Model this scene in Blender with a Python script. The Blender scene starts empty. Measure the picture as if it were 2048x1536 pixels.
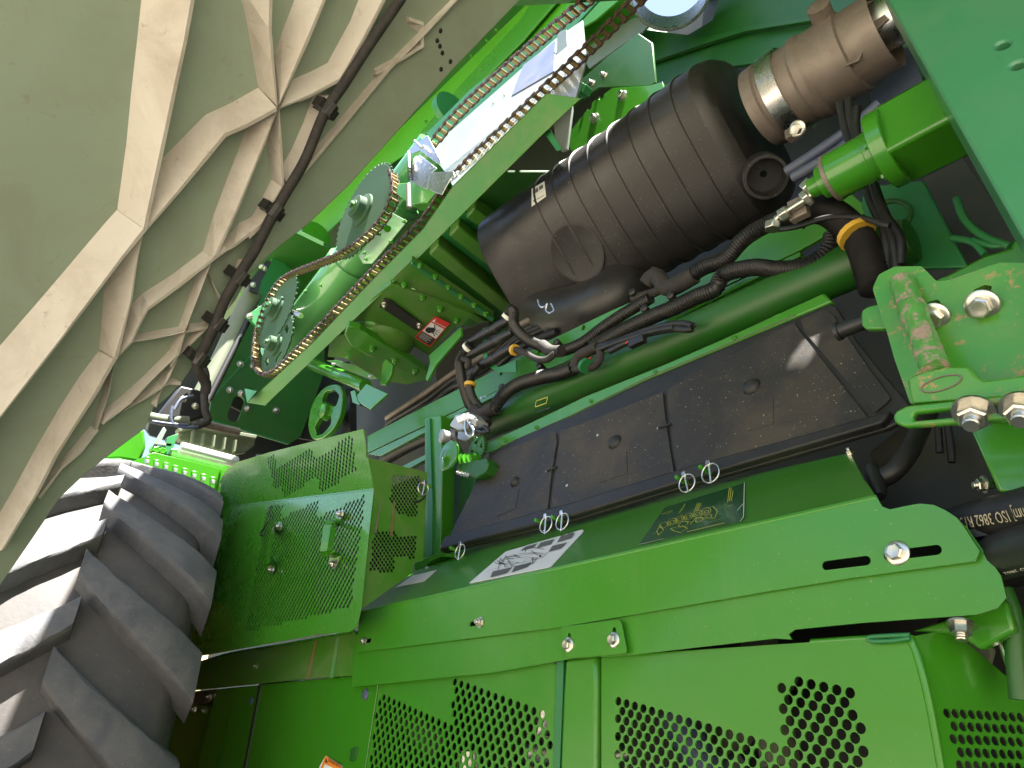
import bpy, math, random
from mathutils import Vector as V, Matrix
from mathutils.geometry import delaunay_2d_cdt, intersect_point_line
from mathutils.kdtree import KDTree
random.seed(7)
SC = bpy.context.scene
COL = SC.collection
R = math.radians
# ------------------------------------------------------------ camera, sky, sun
H = 1.10                                   # lens height above the ground
F = 1510.0                                 # focal length in photo pixels (photo 2048 x 1536)
AX = V((0.655722, -0.310773, -0.688076))   # machine length, in camera axes (right, down, forward)
AY = V((0.753269, 0.330994, 0.568355))     # into the machine
AZ = V((0.051120, -0.890990, 0.451137))    # up
CAM = V((0, 0, H))
cd = bpy.data.cameras.new('camera')
cam = bpy.data.objects.new('camera', cd); COL.objects.link(cam)
rt = V((AX.x, AY.x, AZ.x)); dn = V((AX.y, AY.y, AZ.y)); fw = V((AX.z, AY.z, AZ.z))
m = Matrix((rt, -dn, -fw)).transposed().to_4x4(); m.translation = CAM
cam.matrix_world = m
cd.sensor_width = 36; cd.lens = F / 2048 * 36; cd.clip_start = 0.02; cd.clip_end = 2000
SC.camera = cam
SUN = V((0.25, -0.05, 0.95)).normalized()
w = bpy.data.worlds.new('World'); SC.world = w; w.use_nodes = True
nt = w.node_tree; nt.nodes.clear()
sky = nt.nodes.new('ShaderNodeTexSky'); sky.sky_type = 'NISHITA'; sky.sun_disc = False
sky.sun_elevation = math.asin(SUN.z); sky.sun_rotation = math.atan2(SUN.x, SUN.y)
sky.dust_density = 2.0
bg = nt.nodes.new('ShaderNodeBackground'); bg.inputs[1].default_value = 0.055
wo = nt.nodes.new('ShaderNodeOutputWorld')
nt.links.new(sky.outputs[0], bg.inputs[0]); nt.links.new(bg.outputs[0], wo.inputs[0])
sd = bpy.data.lights.new('sun', 'SUN'); sd.energy = 5.0; sd.angle = R(0.5); sd.color = (1, .95, .87)
so = bpy.data.objects.new('sun', sd); COL.objects.link(so)
so.rotation_euler = SUN.to_track_quat('Z', 'Y').to_euler(); so.location = SUN * 20
SC.view_settings.view_transform = 'Standard'; SC.view_settings.look = 'None'
SC.view_settings.exposure = 3.05; SC.view_settings.gamma = 1
SC.cycles.max_bounces = 10; SC.cycles.diffuse_bounces = 6; SC.cycles.use_denoising = True
SC.cycles.sample_clamp_indirect = 8
# ------------------------------------------------------------ helpers
def ray(px, py):
    d = V((px - 1024, py - 768, F))
    return V((AX.dot(d), AY.dot(d), AZ.dot(d)))
def PY(px, py, y):                          # the point of the plane Y = y seen at a photo pixel
    d = ray(px, py); return CAM + d * (y / d.y)
def PX(px, py, x):
    d = ray(px, py); return CAM + d * (x / d.x)
def PZ(px, py, z):
    d = ray(px, py); return CAM + d * (z / d.z)   # z above the lens
ZO = {0: (0, 0, 1), 1: (0, 0, .3418), 2: (600, 0, .3418), 3: (1200, 0, .4141), 4: (0, 450, .3418), 5: (450, 380, .293),
      6: (850, 500, .293), 7: (1400, 400, .3164), 8: (0, 850, .4467), 9: (400, 820, .3906), 10: (850, 800, .3418),
      11: (1400, 820, .3164), 12: (350, 1200, .415), 13: (1100, 1200, .4629)}
def Q(k, s):                                # 'x,y x,y' read off crop k of the photo
    ox, oy, sc = ZO[k]
    return [(ox + float(a.split(',')[0]) * sc, oy + float(a.split(',')[1]) * sc) for a in s.split()]
class Fr:                                   # a plane in the place, with its own 2D axes
    def __init__(s, o, n, up=V((0, 0, 1))):
        n = V(n).normalized()
        if n.dot(CAM - V(o)) < 0: n = -n
        s.o = V(o); s.n = n
        up = V(up) - n * n.dot(up)
        if up.length < 1e-4: up = V((0, 1, 0)) - n * n.y
        s.v = up.normalized(); s.u = s.v.cross(n).normalized()
    def hit(s, px, py, h=0):
        d = ray(px, py); t = (s.o + s.n * h - CAM).dot(s.n) / d.dot(s.n)
        assert t > 0, ('behind', px, py)
        return CAM + d * t
    def uv(s, p):
        d = p - s.o; return V((d.dot(s.u), d.dot(s.v)))
    def px(s, a, h=0): return s.uv(s.hit(a[0], a[1], h))
    def at(s, a, h=0): return s.o + s.u * a[0] + s.v * a[1] + s.n * h
def FY(y): return Fr((0, y, H), (0, -1, 0))
def FX(x): return Fr((x, 0, H), (1, 0, 0))
def FZ(z): return Fr((0, 0, H + z), (0, 0, -1), V((0, 1, 0)))
def F3(a, b, c): return Fr(a, (b - a).cross(c - a))
WL = {}
def setp(o, parent, world):
    if parent is not None:
        o.parent = parent; o.location = V(world) - WL[parent.name]
    else: o.location = world
    WL[o.name] = V(world)
def tag(o, label, cat, group=None):
    o['label'] = label; o['category'] = cat
    if group: o['group'] = group
    return o
def thing(name, label, cat, loc, group=None):
    o = bpy.data.objects.new(name, None); COL.objects.link(o); o.empty_display_size = .05
    setp(o, None, loc); return tag(o, label, cat, group)
def mk(name, vs, fs, mat, parent=None, smooth=None, bevel=0, seg=2):
    vs = [V(v) for v in vs]
    lo = V((min(v[i] for v in vs) for i in range(3))); hi = V((max(v[i] for v in vs) for i in range(3)))
    c = (lo + hi) / 2
    me = bpy.data.meshes.new(name); me.from_pydata([v - c for v in vs], [], fs)
    me.validate(); me.update(); me.materials.append(mat)
    if smooth is not None:
        for p in me.polygons: p.use_smooth = True
        me.set_sharp_from_angle(angle=R(smooth))
    o = bpy.data.objects.new(name, me); COL.objects.link(o); setp(o, parent, c)
    if bevel:
        b = o.modifiers.new('bevel', 'BEVEL'); b.width = bevel; b.segments = seg; b.limit_method = 'ANGLE'; b.angle_limit = R(35)
        for p in me.polygons: p.use_smooth = True
        me.set_sharp_from_angle(angle=R(30)); b.harden_normals = False
    return o
def stuff(o): o['kind'] = 'stuff'; return o
class MB:                                   # collects shapes for ONE mesh object
    def __init__(s): s.v = []; s.f = []
    def add(s, vs, fs):
        n = len(s.v); s.v += [V(a) for a in vs]; s.f += [[i + n for i in f] for f in fs]; return s
    def box(s, c, sx, sy, sz, ax=None):
        ax = ax or (V((1, 0, 0)), V((0, 1, 0)), V((0, 0, 1))); c = V(c)
        vs = [c + ax[0] * (i * sx / 2) + ax[1] * (j * sy / 2) + ax[2] * (k * sz / 2) for i in (-1, 1) for j in (-1, 1) for k in (-1, 1)]
        return s.add(vs, [(0, 1, 3, 2), (4, 6, 7, 5), (0, 4, 5, 1), (2, 3, 7, 6), (0, 2, 6, 4), (1, 5, 7, 3)])
    def bar(s, a, b, wd, th, up=V((0, 0, 1))):
        a = V(a); b = V(b); x = (b - a); l = x.length; x.normalize()
        y = V(up).cross(x).normalized(); z = x.cross(y)
        return s.box((a + b) / 2, l, wd, th, (x, y, z))
    def lathe(s, o, axis, prof, n=24, cap=True, ref=None):   # prof: (distance along axis, radius)
        o = V(o); a = V(axis).normalized(); r = V(ref) if ref else (V((0, 0, 1)) if abs(a.z) < .9 else V((1, 0, 0)))
        x = (r - a * r.dot(a)).normalized(); y = a.cross(x)
        vs = []; fs = []
        for (t, rr) in prof:
            for k in range(n):
                q = 2 * math.pi * k / n
                vs.append(o + a * t + (x * math.cos(q) + y * math.sin(q)) * max(rr, 1e-5))
        for i in range(len(prof) - 1):
            for k in range(n):
                fs.append((i * n + k, i * n + (k + 1) % n, (i + 1) * n + (k + 1) % n, (i + 1) * n + k))
        if cap:
            fs.append(tuple(range(n - 1, -1, -1))); fs.append(tuple(range((len(prof) - 1) * n, len(prof) * n)))
        return s.add(vs, fs)
    def sweep(s, pts, r, n=10, pitch=None, depth=.12, closed=False, flat=1.0):
        P = pts; N = len(P)
        T = [((P[(i + 1) % N] if closed or i < N - 1 else P[i]) - (P[i - 1] if closed or i > 0 else P[i])).normalized() for i in range(N)]
        ref = V((0, 0, 1)) if abs(T[0].z) < .9 else V((1, 0, 0))
        x = (ref - T[0] * ref.dot(T[0])).normalized(); vs = []; fs = []
        for i in range(N):
            x = (x - T[i] * x.dot(T[i])).normalized(); y = T[i].cross(x)
            rr = r * (1 - depth * (i % 2)) if pitch else (r[i] if isinstance(r, list) else r)
            for k in range(n):
                q = 2 * math.pi * k / n
                vs.append(P[i] + x * (rr * math.cos(q)) + y * (rr * flat * math.sin(q)))
        for i in range(N if closed else N - 1):
            j = (i + 1) % N
            for k in range(n): fs.append((i * n + k, i * n + (k + 1) % n, j * n + (k + 1) % n, j * n + k))
        if not closed:
            fs.append(tuple(range(n - 1, -1, -1))); fs.append(tuple(range((N - 1) * n, N * n)))
        return s.add(vs, fs)
    def out(s, name, mat, parent=None, **k): return mk(name, s.v, s.f, mat, parent, **k)
def spline(pts, step):
    P = [pts[0] * 2 - pts[1]] + pts + [pts[-1] * 2 - pts[-2]]; o = []
    for i in range(1, len(P) - 2):
        a, b, c, d = P[i - 1:i + 3]
        for k in range(24):
            t = k / 24
            o.append(.5 * (2 * b + (c - a) * t + (2 * a - 5 * b + 4 * c - d) * t * t + (3 * b - a - 3 * c + d) * t ** 3))
    o.append(pts[-1]); return resample(o, step)
def resample(o, step):
    L = [0.0]
    for i in range(1, len(o)): L.append(L[-1] + (o[i] - o[i - 1]).length)
    n = max(2, int(round(L[-1] / step))); r = []; j = 0
    for k in range(n + 1):
        t = L[-1] * k / n
        while j < len(o) - 2 and L[j + 1] < t: j += 1
        d = L[j + 1] - L[j]
        r.append(o[j].lerp(o[j + 1], (t - L[j]) / d if d > 1e-9 else 0))
    return r
def tube(name, pts, r, mat, parent=None, n=10, corr=None, step=None, **k):
    P = spline([V(p) for p in pts], corr / 2 if corr else (step or max(.012, r * .8)))
    return MB().sweep(P, r, n, corr, **k).out(name, mat, parent, smooth=50 if not corr else 60)
def hose_px(lst): return [PY(*a) for a in lst]
def inside(p, poly):
    c = False; j = len(poly) - 1
    for i in range(len(poly)):
        a, b = poly[i], poly[j]
        if (a[1] > p[1]) != (b[1] > p[1]) and p[0] < (b[0] - a[0]) * (p[1] - a[1]) / (b[1] - a[1]) + a[0]: c = not c
        j = i
    return c
def rnd(poly, r, n=4):                      # round the corners of a 2D outline
    o = []; N = len(poly)
    for i in range(N):
        p = V(poly[i]); a = V(poly[i - 1]); b = V(poly[(i + 1) % N])
        rr = r[i] if isinstance(r, (list, tuple)) else r
        la = (a - p).length; lb = (b - p).length; d = min(rr, la * .45, lb * .45)
        if d < 1e-5: o.append(p); continue
        s = p + (a - p) * (d / la); e = p + (b - p) * (d / lb)
        for k in range(n + 1):
            t = k / n; o.append(s * (1 - t) ** 2 + p * (2 * t * (1 - t)) + e * t * t)
    return o
def circ(c, r, n=10, ph=0): return [V((c[0] + r * math.cos(2 * math.pi * k / n + ph), c[1] + r * math.sin(2 * math.pi * k / n + ph))) for k in range(n)]
def slot(a, b, r, n=6):
    a = V(a); b = V(b); q = math.atan2(b[1] - a[1], b[0] - a[0])
    return [V((b[0] + r * math.cos(q + t), b[1] + r * math.sin(q + t))) for t in [math.pi * (k / n - .5) for k in range(n + 1)]] + \
           [V((a[0] + r * math.cos(q + t), a[1] + r * math.sin(q + t))) for t in [math.pi * (k / n + .5) for k in range(n + 1)]]
def plate(name, fr, outer, th, mat, parent=None, holes=(), perf=None, bevel=0.0012, uv=False, rad=0, smooth=None, h0=0):
    """sheet metal cut to an outline in a plane, with real holes, th thick away from the viewer's side"""
    o2 = [V(a) for a in outer] if uv else [fr.px(a) for a in outer]
    if rad: o2 = rnd(o2, rad)
    vs = list(o2); es = [(i, (i + 1) % len(o2)) for i in range(len(o2))]
    for hl in holes:
        n = len(vs); vs += [V(a) for a in hl]; es += [(n + i, n + (i + 1) % len(hl)) for i in range(len(hl))]
    kd = None
    if perf:
        cs, rr, nn = perf; kd = KDTree(len(cs))
        for i, c in enumerate(cs):
            kd.insert((c[0], c[1], 0), i); hl = circ(c, rr, nn, .3); n = len(vs); vs += hl
            es += [(n + k, n + (k + 1) % nn) for k in range(nn)]
        kd.balance()
    r = delaunay_2d_cdt(vs, es, [], 0, 1e-7)
    pv = r[0]; tri = []
    for f in r[2]:
        c = (pv[f[0]] + pv[f[1]] + pv[f[2]]) / 3
        if not inside(c, o2): continue
        if kd and kd.find((c[0], c[1], 0))[2] < rr * .93: continue
        if any(inside(c, hl) for hl in holes): continue
        a, b, d = (pv[i] for i in f)
        if (b[0] - a[0]) * (d[1] - a[1]) - (b[1] - a[1]) * (d[0] - a[0]) < 0: f = f[::-1]
        tri.append(tuple(f))
    n = len(pv); V3 = [fr.at(p, h0) for p in pv] + [fr.at(p, h0 - th) for p in pv]
    ed = {}
    for f in tri:
        for i in range(3): ed[(f[i], f[(i + 1) % 3])] = 1
    fs = list(tri) + [(a + n, c + n, b + n) for a, b, c in tri]
    for (a, b) in ed:
        if (b, a) not in ed: fs.append((b, a, a + n, b + n))
    used = sorted({i for f in fs for i in f}); mp = {k: i for i, k in enumerate(used)}
    return mk(name, [V3[i] for i in used], [tuple(mp[i] for i in f) for f in fs], mat, parent, bevel=0 if perf else bevel, smooth=smooth)
def lattice(fr, p0, pa, pb, poly, margin=0):
    """centres of punched holes: lattice read off three holes of the photo, kept inside an outline"""
    o = fr.px(p0); a = fr.px(pa) - o; b = fr.px(pb) - o; P = [fr.px(q) for q in poly]; r = []
    for i in range(-90, 91):
        for j in range(-90, 91):
            c = o + a * i + b * j
            if inside(c, P): r.append(c)
    return r
def lines(name, fr, polys, wd, mat, parent, h=.0008):
    mb = MB()
    for pl in polys:
        q = [fr.px(p) for p in pl]
        for a, b in zip(q, q[1:]):
            d = b - a
            if d.length < 1e-6: continue
            d.normalize(); nn = V((-d[1], d[0])) * (wd / 2); a2 = a - d * wd * .3; b2 = b + d * wd * .3
            mb.add([fr.at(a2 - nn, h), fr.at(b2 - nn, h), fr.at(b2 + nn, h), fr.at(a2 + nn, h)], [(0, 1, 2, 3)])
    return mb.out(name, mat, parent)
def patch(name, fr, poly, mat, parent, h=.0006, rad=0):
    q = [fr.px(p) for p in poly]
    if rad: q = rnd(q, rad)
    a = sum(q[i - 1][0] * q[i][1] - q[i][0] * q[i - 1][1] for i in range(len(q)))
    if a < 0: q = q[::-1]
    return mk(name, [fr.at(p, h) for p in q], [tuple(range(len(q)))], mat, parent)
def text(name, s, fr, a, b, mat, parent, h=.0012, squash=1.0, size=None):
    """lettering lying on a plane, its baseline from pixel a to pixel b"""
    cu = bpy.data.curves.new('lettering', 'FONT'); cu.body = s; cu.resolution_u = 2
    t = bpy.data.objects.new('lettering', cu); COL.objects.link(t); bpy.context.view_layer.update()
    me = bpy.data.meshes.new_from_object(t.evaluated_get(bpy.context.evaluated_depsgraph_get()))
    bpy.data.objects.remove(t)
    xs = [v.co.x for v in me.vertices]; A = fr.px(a); B = fr.px(b); d = B - A; k = d.length / (max(xs) - min(xs)); d.normalize()
    nn = V((-d[1], d[0])); x0 = min(xs)
    vs = [fr.at(A + d * ((v.co.x - x0) * k) + nn * (v.co.y * k * squash), h) for v in me.vertices]
    fs = [tuple(p.vertices) for p in me.polygons]; bpy.data.meshes.remove(me)
    return mk(name, vs, fs, mat, parent)
# ------------------------------------------------------------ materials
def mat_(name): 
    m = bpy.data.materials.new(name); m.use_nodes = True
    return m, m.node_tree, m.node_tree.nodes['Principled BSDF']
def noise(t, scale, detail=4, rough=.6, dist=0, stretch=None):
    tc = t.nodes.new('ShaderNodeTexCoord'); mp = t.nodes.new('ShaderNodeMapping'); n = t.nodes.new('ShaderNodeTexNoise')
    gi = t.nodes.new('ShaderNodeNewGeometry')
    t.links.new(gi.outputs['Position'], mp.inputs[0]); t.links.new(mp.outputs[0], n.inputs['Vector'])
    t.nodes.remove(tc)
    if stretch: mp.inputs['Scale'].default_value = stretch
    n.inputs['Scale'].default_value = scale; n.inputs['Detail'].default_value = detail
    n.inputs['Roughness'].default_value = rough; n.inputs['Distortion'].default_value = dist
    return n.outputs[0]
def ramp(t, fac, a, b, ca=(0, 0, 0, 1), cb=(1, 1, 1, 1)):
    r = t.nodes.new('ShaderNodeValToRGB'); r.color_ramp.elements[0].position = a; r.color_ramp.elements[1].position = b
    r.color_ramp.elements[0].color = ca; r.color_ramp.elements[1].color = cb
    t.links.new(fac, r.inputs[0]); return r.outputs[0]
def mix(t, fac, a, b):
    x = t.nodes.new('ShaderNodeMix'); x.data_type = 'RGBA'
    for i, v in ((0, fac), (6, a), (7, b)):
        if isinstance(v, (int, float)): x.inputs[i].default_value = v
        elif isinstance(v, tuple): x.inputs[i].default_value = v if len(v) == 4 else (*v, 1)
        else: t.links.new(v, x.inputs[i])
    return x.outputs[2]
def mul(t, a, k):
    x = t.nodes.new('ShaderNodeMath'); x.operation = 'MULTIPLY'; t.links.new(a, x.inputs[0])
    if isinstance(k, (int, float)): x.inputs[1].default_value = k
    else: t.links.new(k, x.inputs[1])
    return x.outputs[0]
def bump(t, b, hgt, strength, dist=.002):
    n = t.nodes.new('ShaderNodeBump'); n.inputs['Strength'].default_value = strength; n.inputs['Distance'].default_value = dist
    t.links.new(hgt, n.inputs['Height']); t.links.new(n.outputs[0], b.inputs['Normal'])
def surf(name, base, rough=.4, metal=0, coat=0, dust=0, dcol=(.32, .27, .19), dscale=9, var=.12, bmp=0, bscale=120, rust=0, rcol=(.16, .055, .02), rscale=30, streak=0, speck=0):
    m, t, b = mat_(name)
    base = (*base, 1)
    dk = tuple(c * (1 - var) for c in base[:3]) + (1,); lt = tuple(min(1, c * (1 + var)) for c in base[:3]) + (1,)
    col = mix(t, noise(t, 3.3, 5), dk, lt)
    rg = t.nodes.new('ShaderNodeValue'); rg.outputs[0].default_value = rough; rgo = rg.outputs[0]
    if dust:
        f = mul(t, ramp(t, noise(t, dscale, 7, .68, .6), .42, .78), dust)
        col = mix(t, f, col, (*dcol, 1)); rgo = mix(t, f, (rough,) * 3 + (1,), (.85, .85, .85, 1))
    if streak:
        f = mul(t, ramp(t, noise(t, 1, 5, .6, 0, (26, 26, 1.1)), .55, .8), streak)
        col = mix(t, f, col, (*dcol, 1))
    if speck:
        f = mul(t, ramp(t, noise(t, 230, 2, .5), .71, .75), speck)
        col = mix(t, f, col, (.5, .44, .3, 1))
    if rust:
        f = ramp(t, noise(t, rscale, 8, .7, .4), 1 - rust - .04, 1 - rust + .04)
        f2 = noise(t, rscale * 3, 4)
        col = mix(t, f, col, mix(t, f2, tuple(c * .5 for c in rcol) + (1,), tuple(min(1, c * 1.7) for c in rcol) + (1,)))
        rgo = mix(t, f, rgo, (.9, .9, .9, 1))
    t.links.new(col, b.inputs['Base Color']); t.links.new(rgo, b.inputs['Roughness'])
    b.inputs['Metallic'].default_value = metal; b.inputs['Coat Weight'].default_value = coat; b.inputs['Coat Roughness'].default_value = .12
    if bmp: bump(t, b, noise(t, bscale, 5, .6), bmp)
    return m
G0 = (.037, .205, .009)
M = dict(
    green=surf('green_paint', G0, .30, coat=.3, dust=.10, dcol=(.2, .24, .09), streak=.12, bmp=.03, bscale=60, speck=.25),
    gclean=surf('green_paint_clean', G0, .24, coat=.45, dust=.03, bmp=.02, bscale=60, speck=.2),
    gdusty=surf('green_paint_dusty', (.050, .18, .013), .42, dust=.45, dcol=(.2, .2, .11), bmp=.06, bscale=90, speck=.45),
    gdark=surf('green_paint_shaded', (.014, .098, .009), .4, dust=.25, dcol=(.1, .11, .06), bmp=.04),  # same green darkened, interior shade put into the colour under its dust
    gbeam=surf('green_beam_skylit', (.05, .22, .10), .3, coat=.3, dust=.15, dcol=(.2, .24, .18), bmp=.03),  # sky light on the beam put into a paler, teal base
    gpan=surf('green_paint_glossy_box', (.046, .22, .012), .26, coat=.7, dust=.12, dcol=(.16, .17, .08), streak=.2, bmp=.04, bscale=40, speck=.3),
    sprock=surf('sprocket_shaded_green', (.014, .062, .022), .8, metal=0, dust=.3, dcol=(.05, .06, .03), bmp=.05),  # base darkened to put shade on the sprocket faces
    gteal=surf('green_paint_matt', (.018, .16, .045), .42, dust=.12, dcol=(.15, .2, .12), bmp=.03),
    grust=surf('green_paint_chipped', (.042, .225, .015), .36, coat=.25, dust=.25, dcol=(.3, .25, .1), rust=.385, rcol=(.33, .18, .09), rscale=46, bmp=.1, bscale=60),
    decalg=surf('clear_decal_green', (.008, .09, .025), .22, coat=.4, dust=.05),
    black=surf('black_plastic', (.017, .016, .016), .36, dust=.45, dcol=(.034, .031, .029), dscale=9, bmp=.08, bscale=160, speck=.5),
    loom=surf('black_loom', (.011, .011, .012), .42, dust=.22, dcol=(.09, .07, .05), dscale=30),
    tape=surf('cloth_tape', (.02, .018, .017), .8, dust=.35, dcol=(.1, .08, .06), dscale=40, bmp=.3, bscale=300),
    hose=surf('black_rubber_hose', (.012, .012, .013), .45, dust=.15, dcol=(.09, .08, .06), dscale=22),
    foam=surf('black_heat_shield', (.022, .02, .018), .62, dust=.75, dcol=(.092, .073, .05), dscale=6, bmp=.35, bscale=55, speck=.9),
    foamb=surf('black_rubber_trim', (.013, .013, .014), .55, dust=.2, dcol=(.12, .1, .07), bmp=.1),
    tyre=surf('tyre_rubber', (.052, .050, .052), .72, dust=.55, dcol=(.13, .112, .098), dscale=7, var=.3, bmp=.45, bscale=70, speck=.25),
    lug=surf('tyre_lug_rubber', (.075, .077, .085), .7, dust=.5, dcol=(.185, .172, .158), dscale=14, var=.3, bmp=.55, bscale=130, speck=.3),
    chain=surf('rusty_chain_steel', (.05, .036, .028), .55, metal=.4, rust=.45, rcol=(.085, .038, .02), rscale=60, bmp=.2),
    roller=surf('brassy_roller_steel', (.30, .23, .12), .35, metal=.9, dust=.2),
    zinc=surf('zinc_plated', (.62, .6, .54), .3, metal=1, dust=.2, dcol=(.3, .26, .18), dscale=60, bmp=.05),
    steel=surf('bright_steel', (.7, .69, .68), .25, metal=1, dust=.25, dcol=(.28, .22, .15), dscale=20, bmp=.05),
    pipe=surf('dull_exhaust_steel', (.21, .175, .15), .5, metal=.45, dust=.7, dcol=(.10, .075, .055), dscale=8, var=.35, bmp=.2),
    grey=surf('grey_cast_socket', (.42, .43, .44), .4, metal=.4, dust=.2, dscale=30, bmp=.08),
    white=surf('white_label', (.78, .78, .79), .4, dust=.1, dscale=20),
    lbl=surf('label_cream', (.7, .69, .62), .5, dust=.15, dscale=30),
    yel=surf('yellow_tape', (.62, .36, .03), .5, dust=.2, dscale=60),
    wht=surf('white_tape', (.7, .68, .62), .5, dust=.2, dscale=60),
    red=surf('label_red', (.62, .03, .02), .45, dust=.06),
    org=surf('label_orange', (.85, .25, .02), .45, dust=.06),
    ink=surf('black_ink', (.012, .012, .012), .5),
    gink=surf('grey_ink', (.12, .12, .12), .6, var=.6),
    yink=surf('yellow_ink', (.45, .42, .05), .5),
    hink=surf('hose_ink', (.45, .4, .27), .6, dust=.2, dscale=90),
    bluegr=surf('blue_grey_sheet', (.06, .08, .14), .45, dust=.2, bmp=.05),
    skin=None, rib=None, ground=None,
    redw=surf('red_wire', (.5, .03, .02), .4), shade=surf('shaded_inner_steel', (.02, .025, .02), .6, dust=.3, dcol=(.08, .07, .05)),  # near-black steel: deep shade of walls and recesses put into the colour
    khaki=surf('khaki_plastic', (.1, .12, .075), .6, dust=.3, dcol=(.2, .18, .12), bmp=.05),
)
def fibre(name, col, tint, tr, dscale, damt, dcol):
    m, t, b = mat_(name); out = t.nodes['Material Output']
    c = mix(t, noise(t, 2.2, 6, .65, .5), (*col, 1), (*tint, 1))
    c = mix(t, mul(t, ramp(t, noise(t, dscale, 8, .7, .8), .45, .75), damt), c, (*dcol, 1))
    c = mix(t, mul(t, ramp(t, noise(t, 26, 5, .7, 1.5), .62, .72), damt * .8), c, (.16, .11, .07, 1))
    t.links.new(c, b.inputs['Base Color']); b.inputs['Roughness'].default_value = .55
    bump(t, b, noise(t, 34, 6, .6), .12)
    tl = t.nodes.new('ShaderNodeBsdfTranslucent'); t.links.new(c, tl.inputs[0])
    ms = t.nodes.new('ShaderNodeMixShader'); ms.inputs[0].default_value = tr
    t.links.new(b.outputs[0], ms.inputs[1]); t.links.new(tl.outputs[0], ms.inputs[2]); t.links.new(ms.outputs[0], out.inputs[0])
    return m
M['skin'] = fibre('bare_fibreglass', (.205, .262, .185), (.285, .34, .26), .07, 4, .45, (.20, .185, .135))
M['rib'] = fibre('bare_fibreglass_rib', (.42, .375, .31), (.64, .60, .535), .05, 6, .6, (.28, .215, .155))
def groundmat():
    m, t, b = mat_('dry_gravel')
    c = mix(t, noise(t, .6, 8, .7), (.21, .185, .14, 1), (.31, .275, .215, 1)); c = mix(t, mul(t, noise(t, 40, 4), .3), c, (.3, .26, .2, 1))
    t.links.new(c, b.inputs['Base Color']); b.inputs['Roughness'].default_value = .95; bump(t, b, noise(t, 60, 5), .6, .02); return m
M['ground'] = groundmat()
def horizonmat():
    m, t, b = mat_('horizon_ring_green')
    c = mix(t, ramp(t, noise(t, .35, 8, .75), .4, .65), (.02, .035, .012, 1), (.10, .11, .045, 1))
    c = mix(t, ramp(t, noise(t, .05, 3), .5, .6), c, (.22, .18, .10, 1))
    t.links.new(c, b.inputs['Base Color']); b.inputs['Roughness'].default_value = 1; return m
M['horizon_ring'] = horizonmat()
# ------------------------------------------------------------ fasteners
def mesh_of(mb, name, mats, idx=None, smooth=35):
    me = bpy.data.meshes.new(name); me.from_pydata(mb.v, [], mb.f); me.validate()
    me.materials.append(mats)
    for p in me.polygons: p.use_smooth = True
    me.set_sharp_from_angle(angle=R(smooth)); return me
def hexbolt():
    b = MB(); b.lathe((0, 0, -.02), (0, 0, 1), [(0, 1.02), (.14, 1.0), (.2, .92), (.26, .72)], 20)
    b.lathe((0, 0, .2), (0, 0, 1), [(0, .68), (.5, .68), (.58, .58)], 6); b.lathe((0, 0, .75), (0, 0, 1), [(0, .5), (.06, .46), (.05, .3), (.02, .02)], 14)
    return b
def nutstud():
    b = MB(); b.lathe((0, 0, -.02), (0, 0, 1), [(0, 1.0), (.16, 1.0)], 18); b.lathe((0, 0, .14), (0, 0, 1), [(0, .74), (.62, .74), (.7, .62)], 6)
    b.lathe((0, 0, .8), (0, 0, 1), [(0, .42), (.1, .38), (.2, .42), (.3, .38), (.42, .42), (.5, .36)], 12); return b
def cap():
    return MB().lathe((0, 0, -.02), (0, 0, 1), [(0, 1), (.12, .98), (.3, .75), (.36, .4)], 16)
BM = {('b', k): None for k in ()}
def bolt(parent, p, n, s, kind='bolt', mat='zinc', spin=None):
    key = (kind, mat)
    if key not in BM: BM[key] = mesh_of({'bolt': hexbolt, 'nut': nutstud, 'rivet': cap}[kind](), kind, M[mat])
    o = bpy.data.objects.new(kind, BM[key]); COL.objects.link(o); setp(o, parent, p)
    q = V(n).to_track_quat('Z', 'Y')
    o.rotation_mode = 'QUATERNION'
    from mathutils import Quaternion
    o.rotation_quaternion = q @ Quaternion((0, 0, 1), random.uniform(0, 1) if spin is None else spin); o.scale = (s, s, s)
    return o
def bolts(parent, fr, pxs, s, kind='bolt', mat='zinc', h=0):
    for a in pxs: bolt(parent, fr.hit(a[0], a[1], h), fr.n, s, kind, mat)
def struct(o): o['kind'] = 'structure'; return o
# ============================================================ the setting
def ground():
    mb = MB(); n = 60; S = 260
    for i in range(n):
        for j in range(n):
            pass
    g = mk('ground', [(-S, -S, 0), (S, -S, 0), (S, S, 0), (-S, S, 0)], [(0, 1, 2, 3)], M['ground']); struct(g)
ground()
def horizon_ring():                                # unseen dark ring added to dim the horizon light and mottle the reflections
    n = 96; vs = []; rr = random.Random(3)
    hs = [9 + 3 * math.sin(i * .7) + rr.uniform(-1.6, 1.6) for i in range(n)]
    for (rad, f) in ((24, -.02), (30, .45), (38, 1.0), (60, 1.15), (90, 1.2), (95, -.02)):
        for i in range(n):
            q = 2 * math.pi * i / n; vs.append((rad * math.cos(q), rad * math.sin(q), hs[i] * f * rr.uniform(.9, 1.1) if f > 0 else f))
    fs = [(k * n + i, k * n + (i + 1) % n, (k + 1) * n + (i + 1) % n, (k + 1) * n + i) for k in range(5) for i in range(n)]
    struct(mk('horizon_ring', vs, fs, M['horizon_ring']))
horizon_ring()
ZL = H
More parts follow.
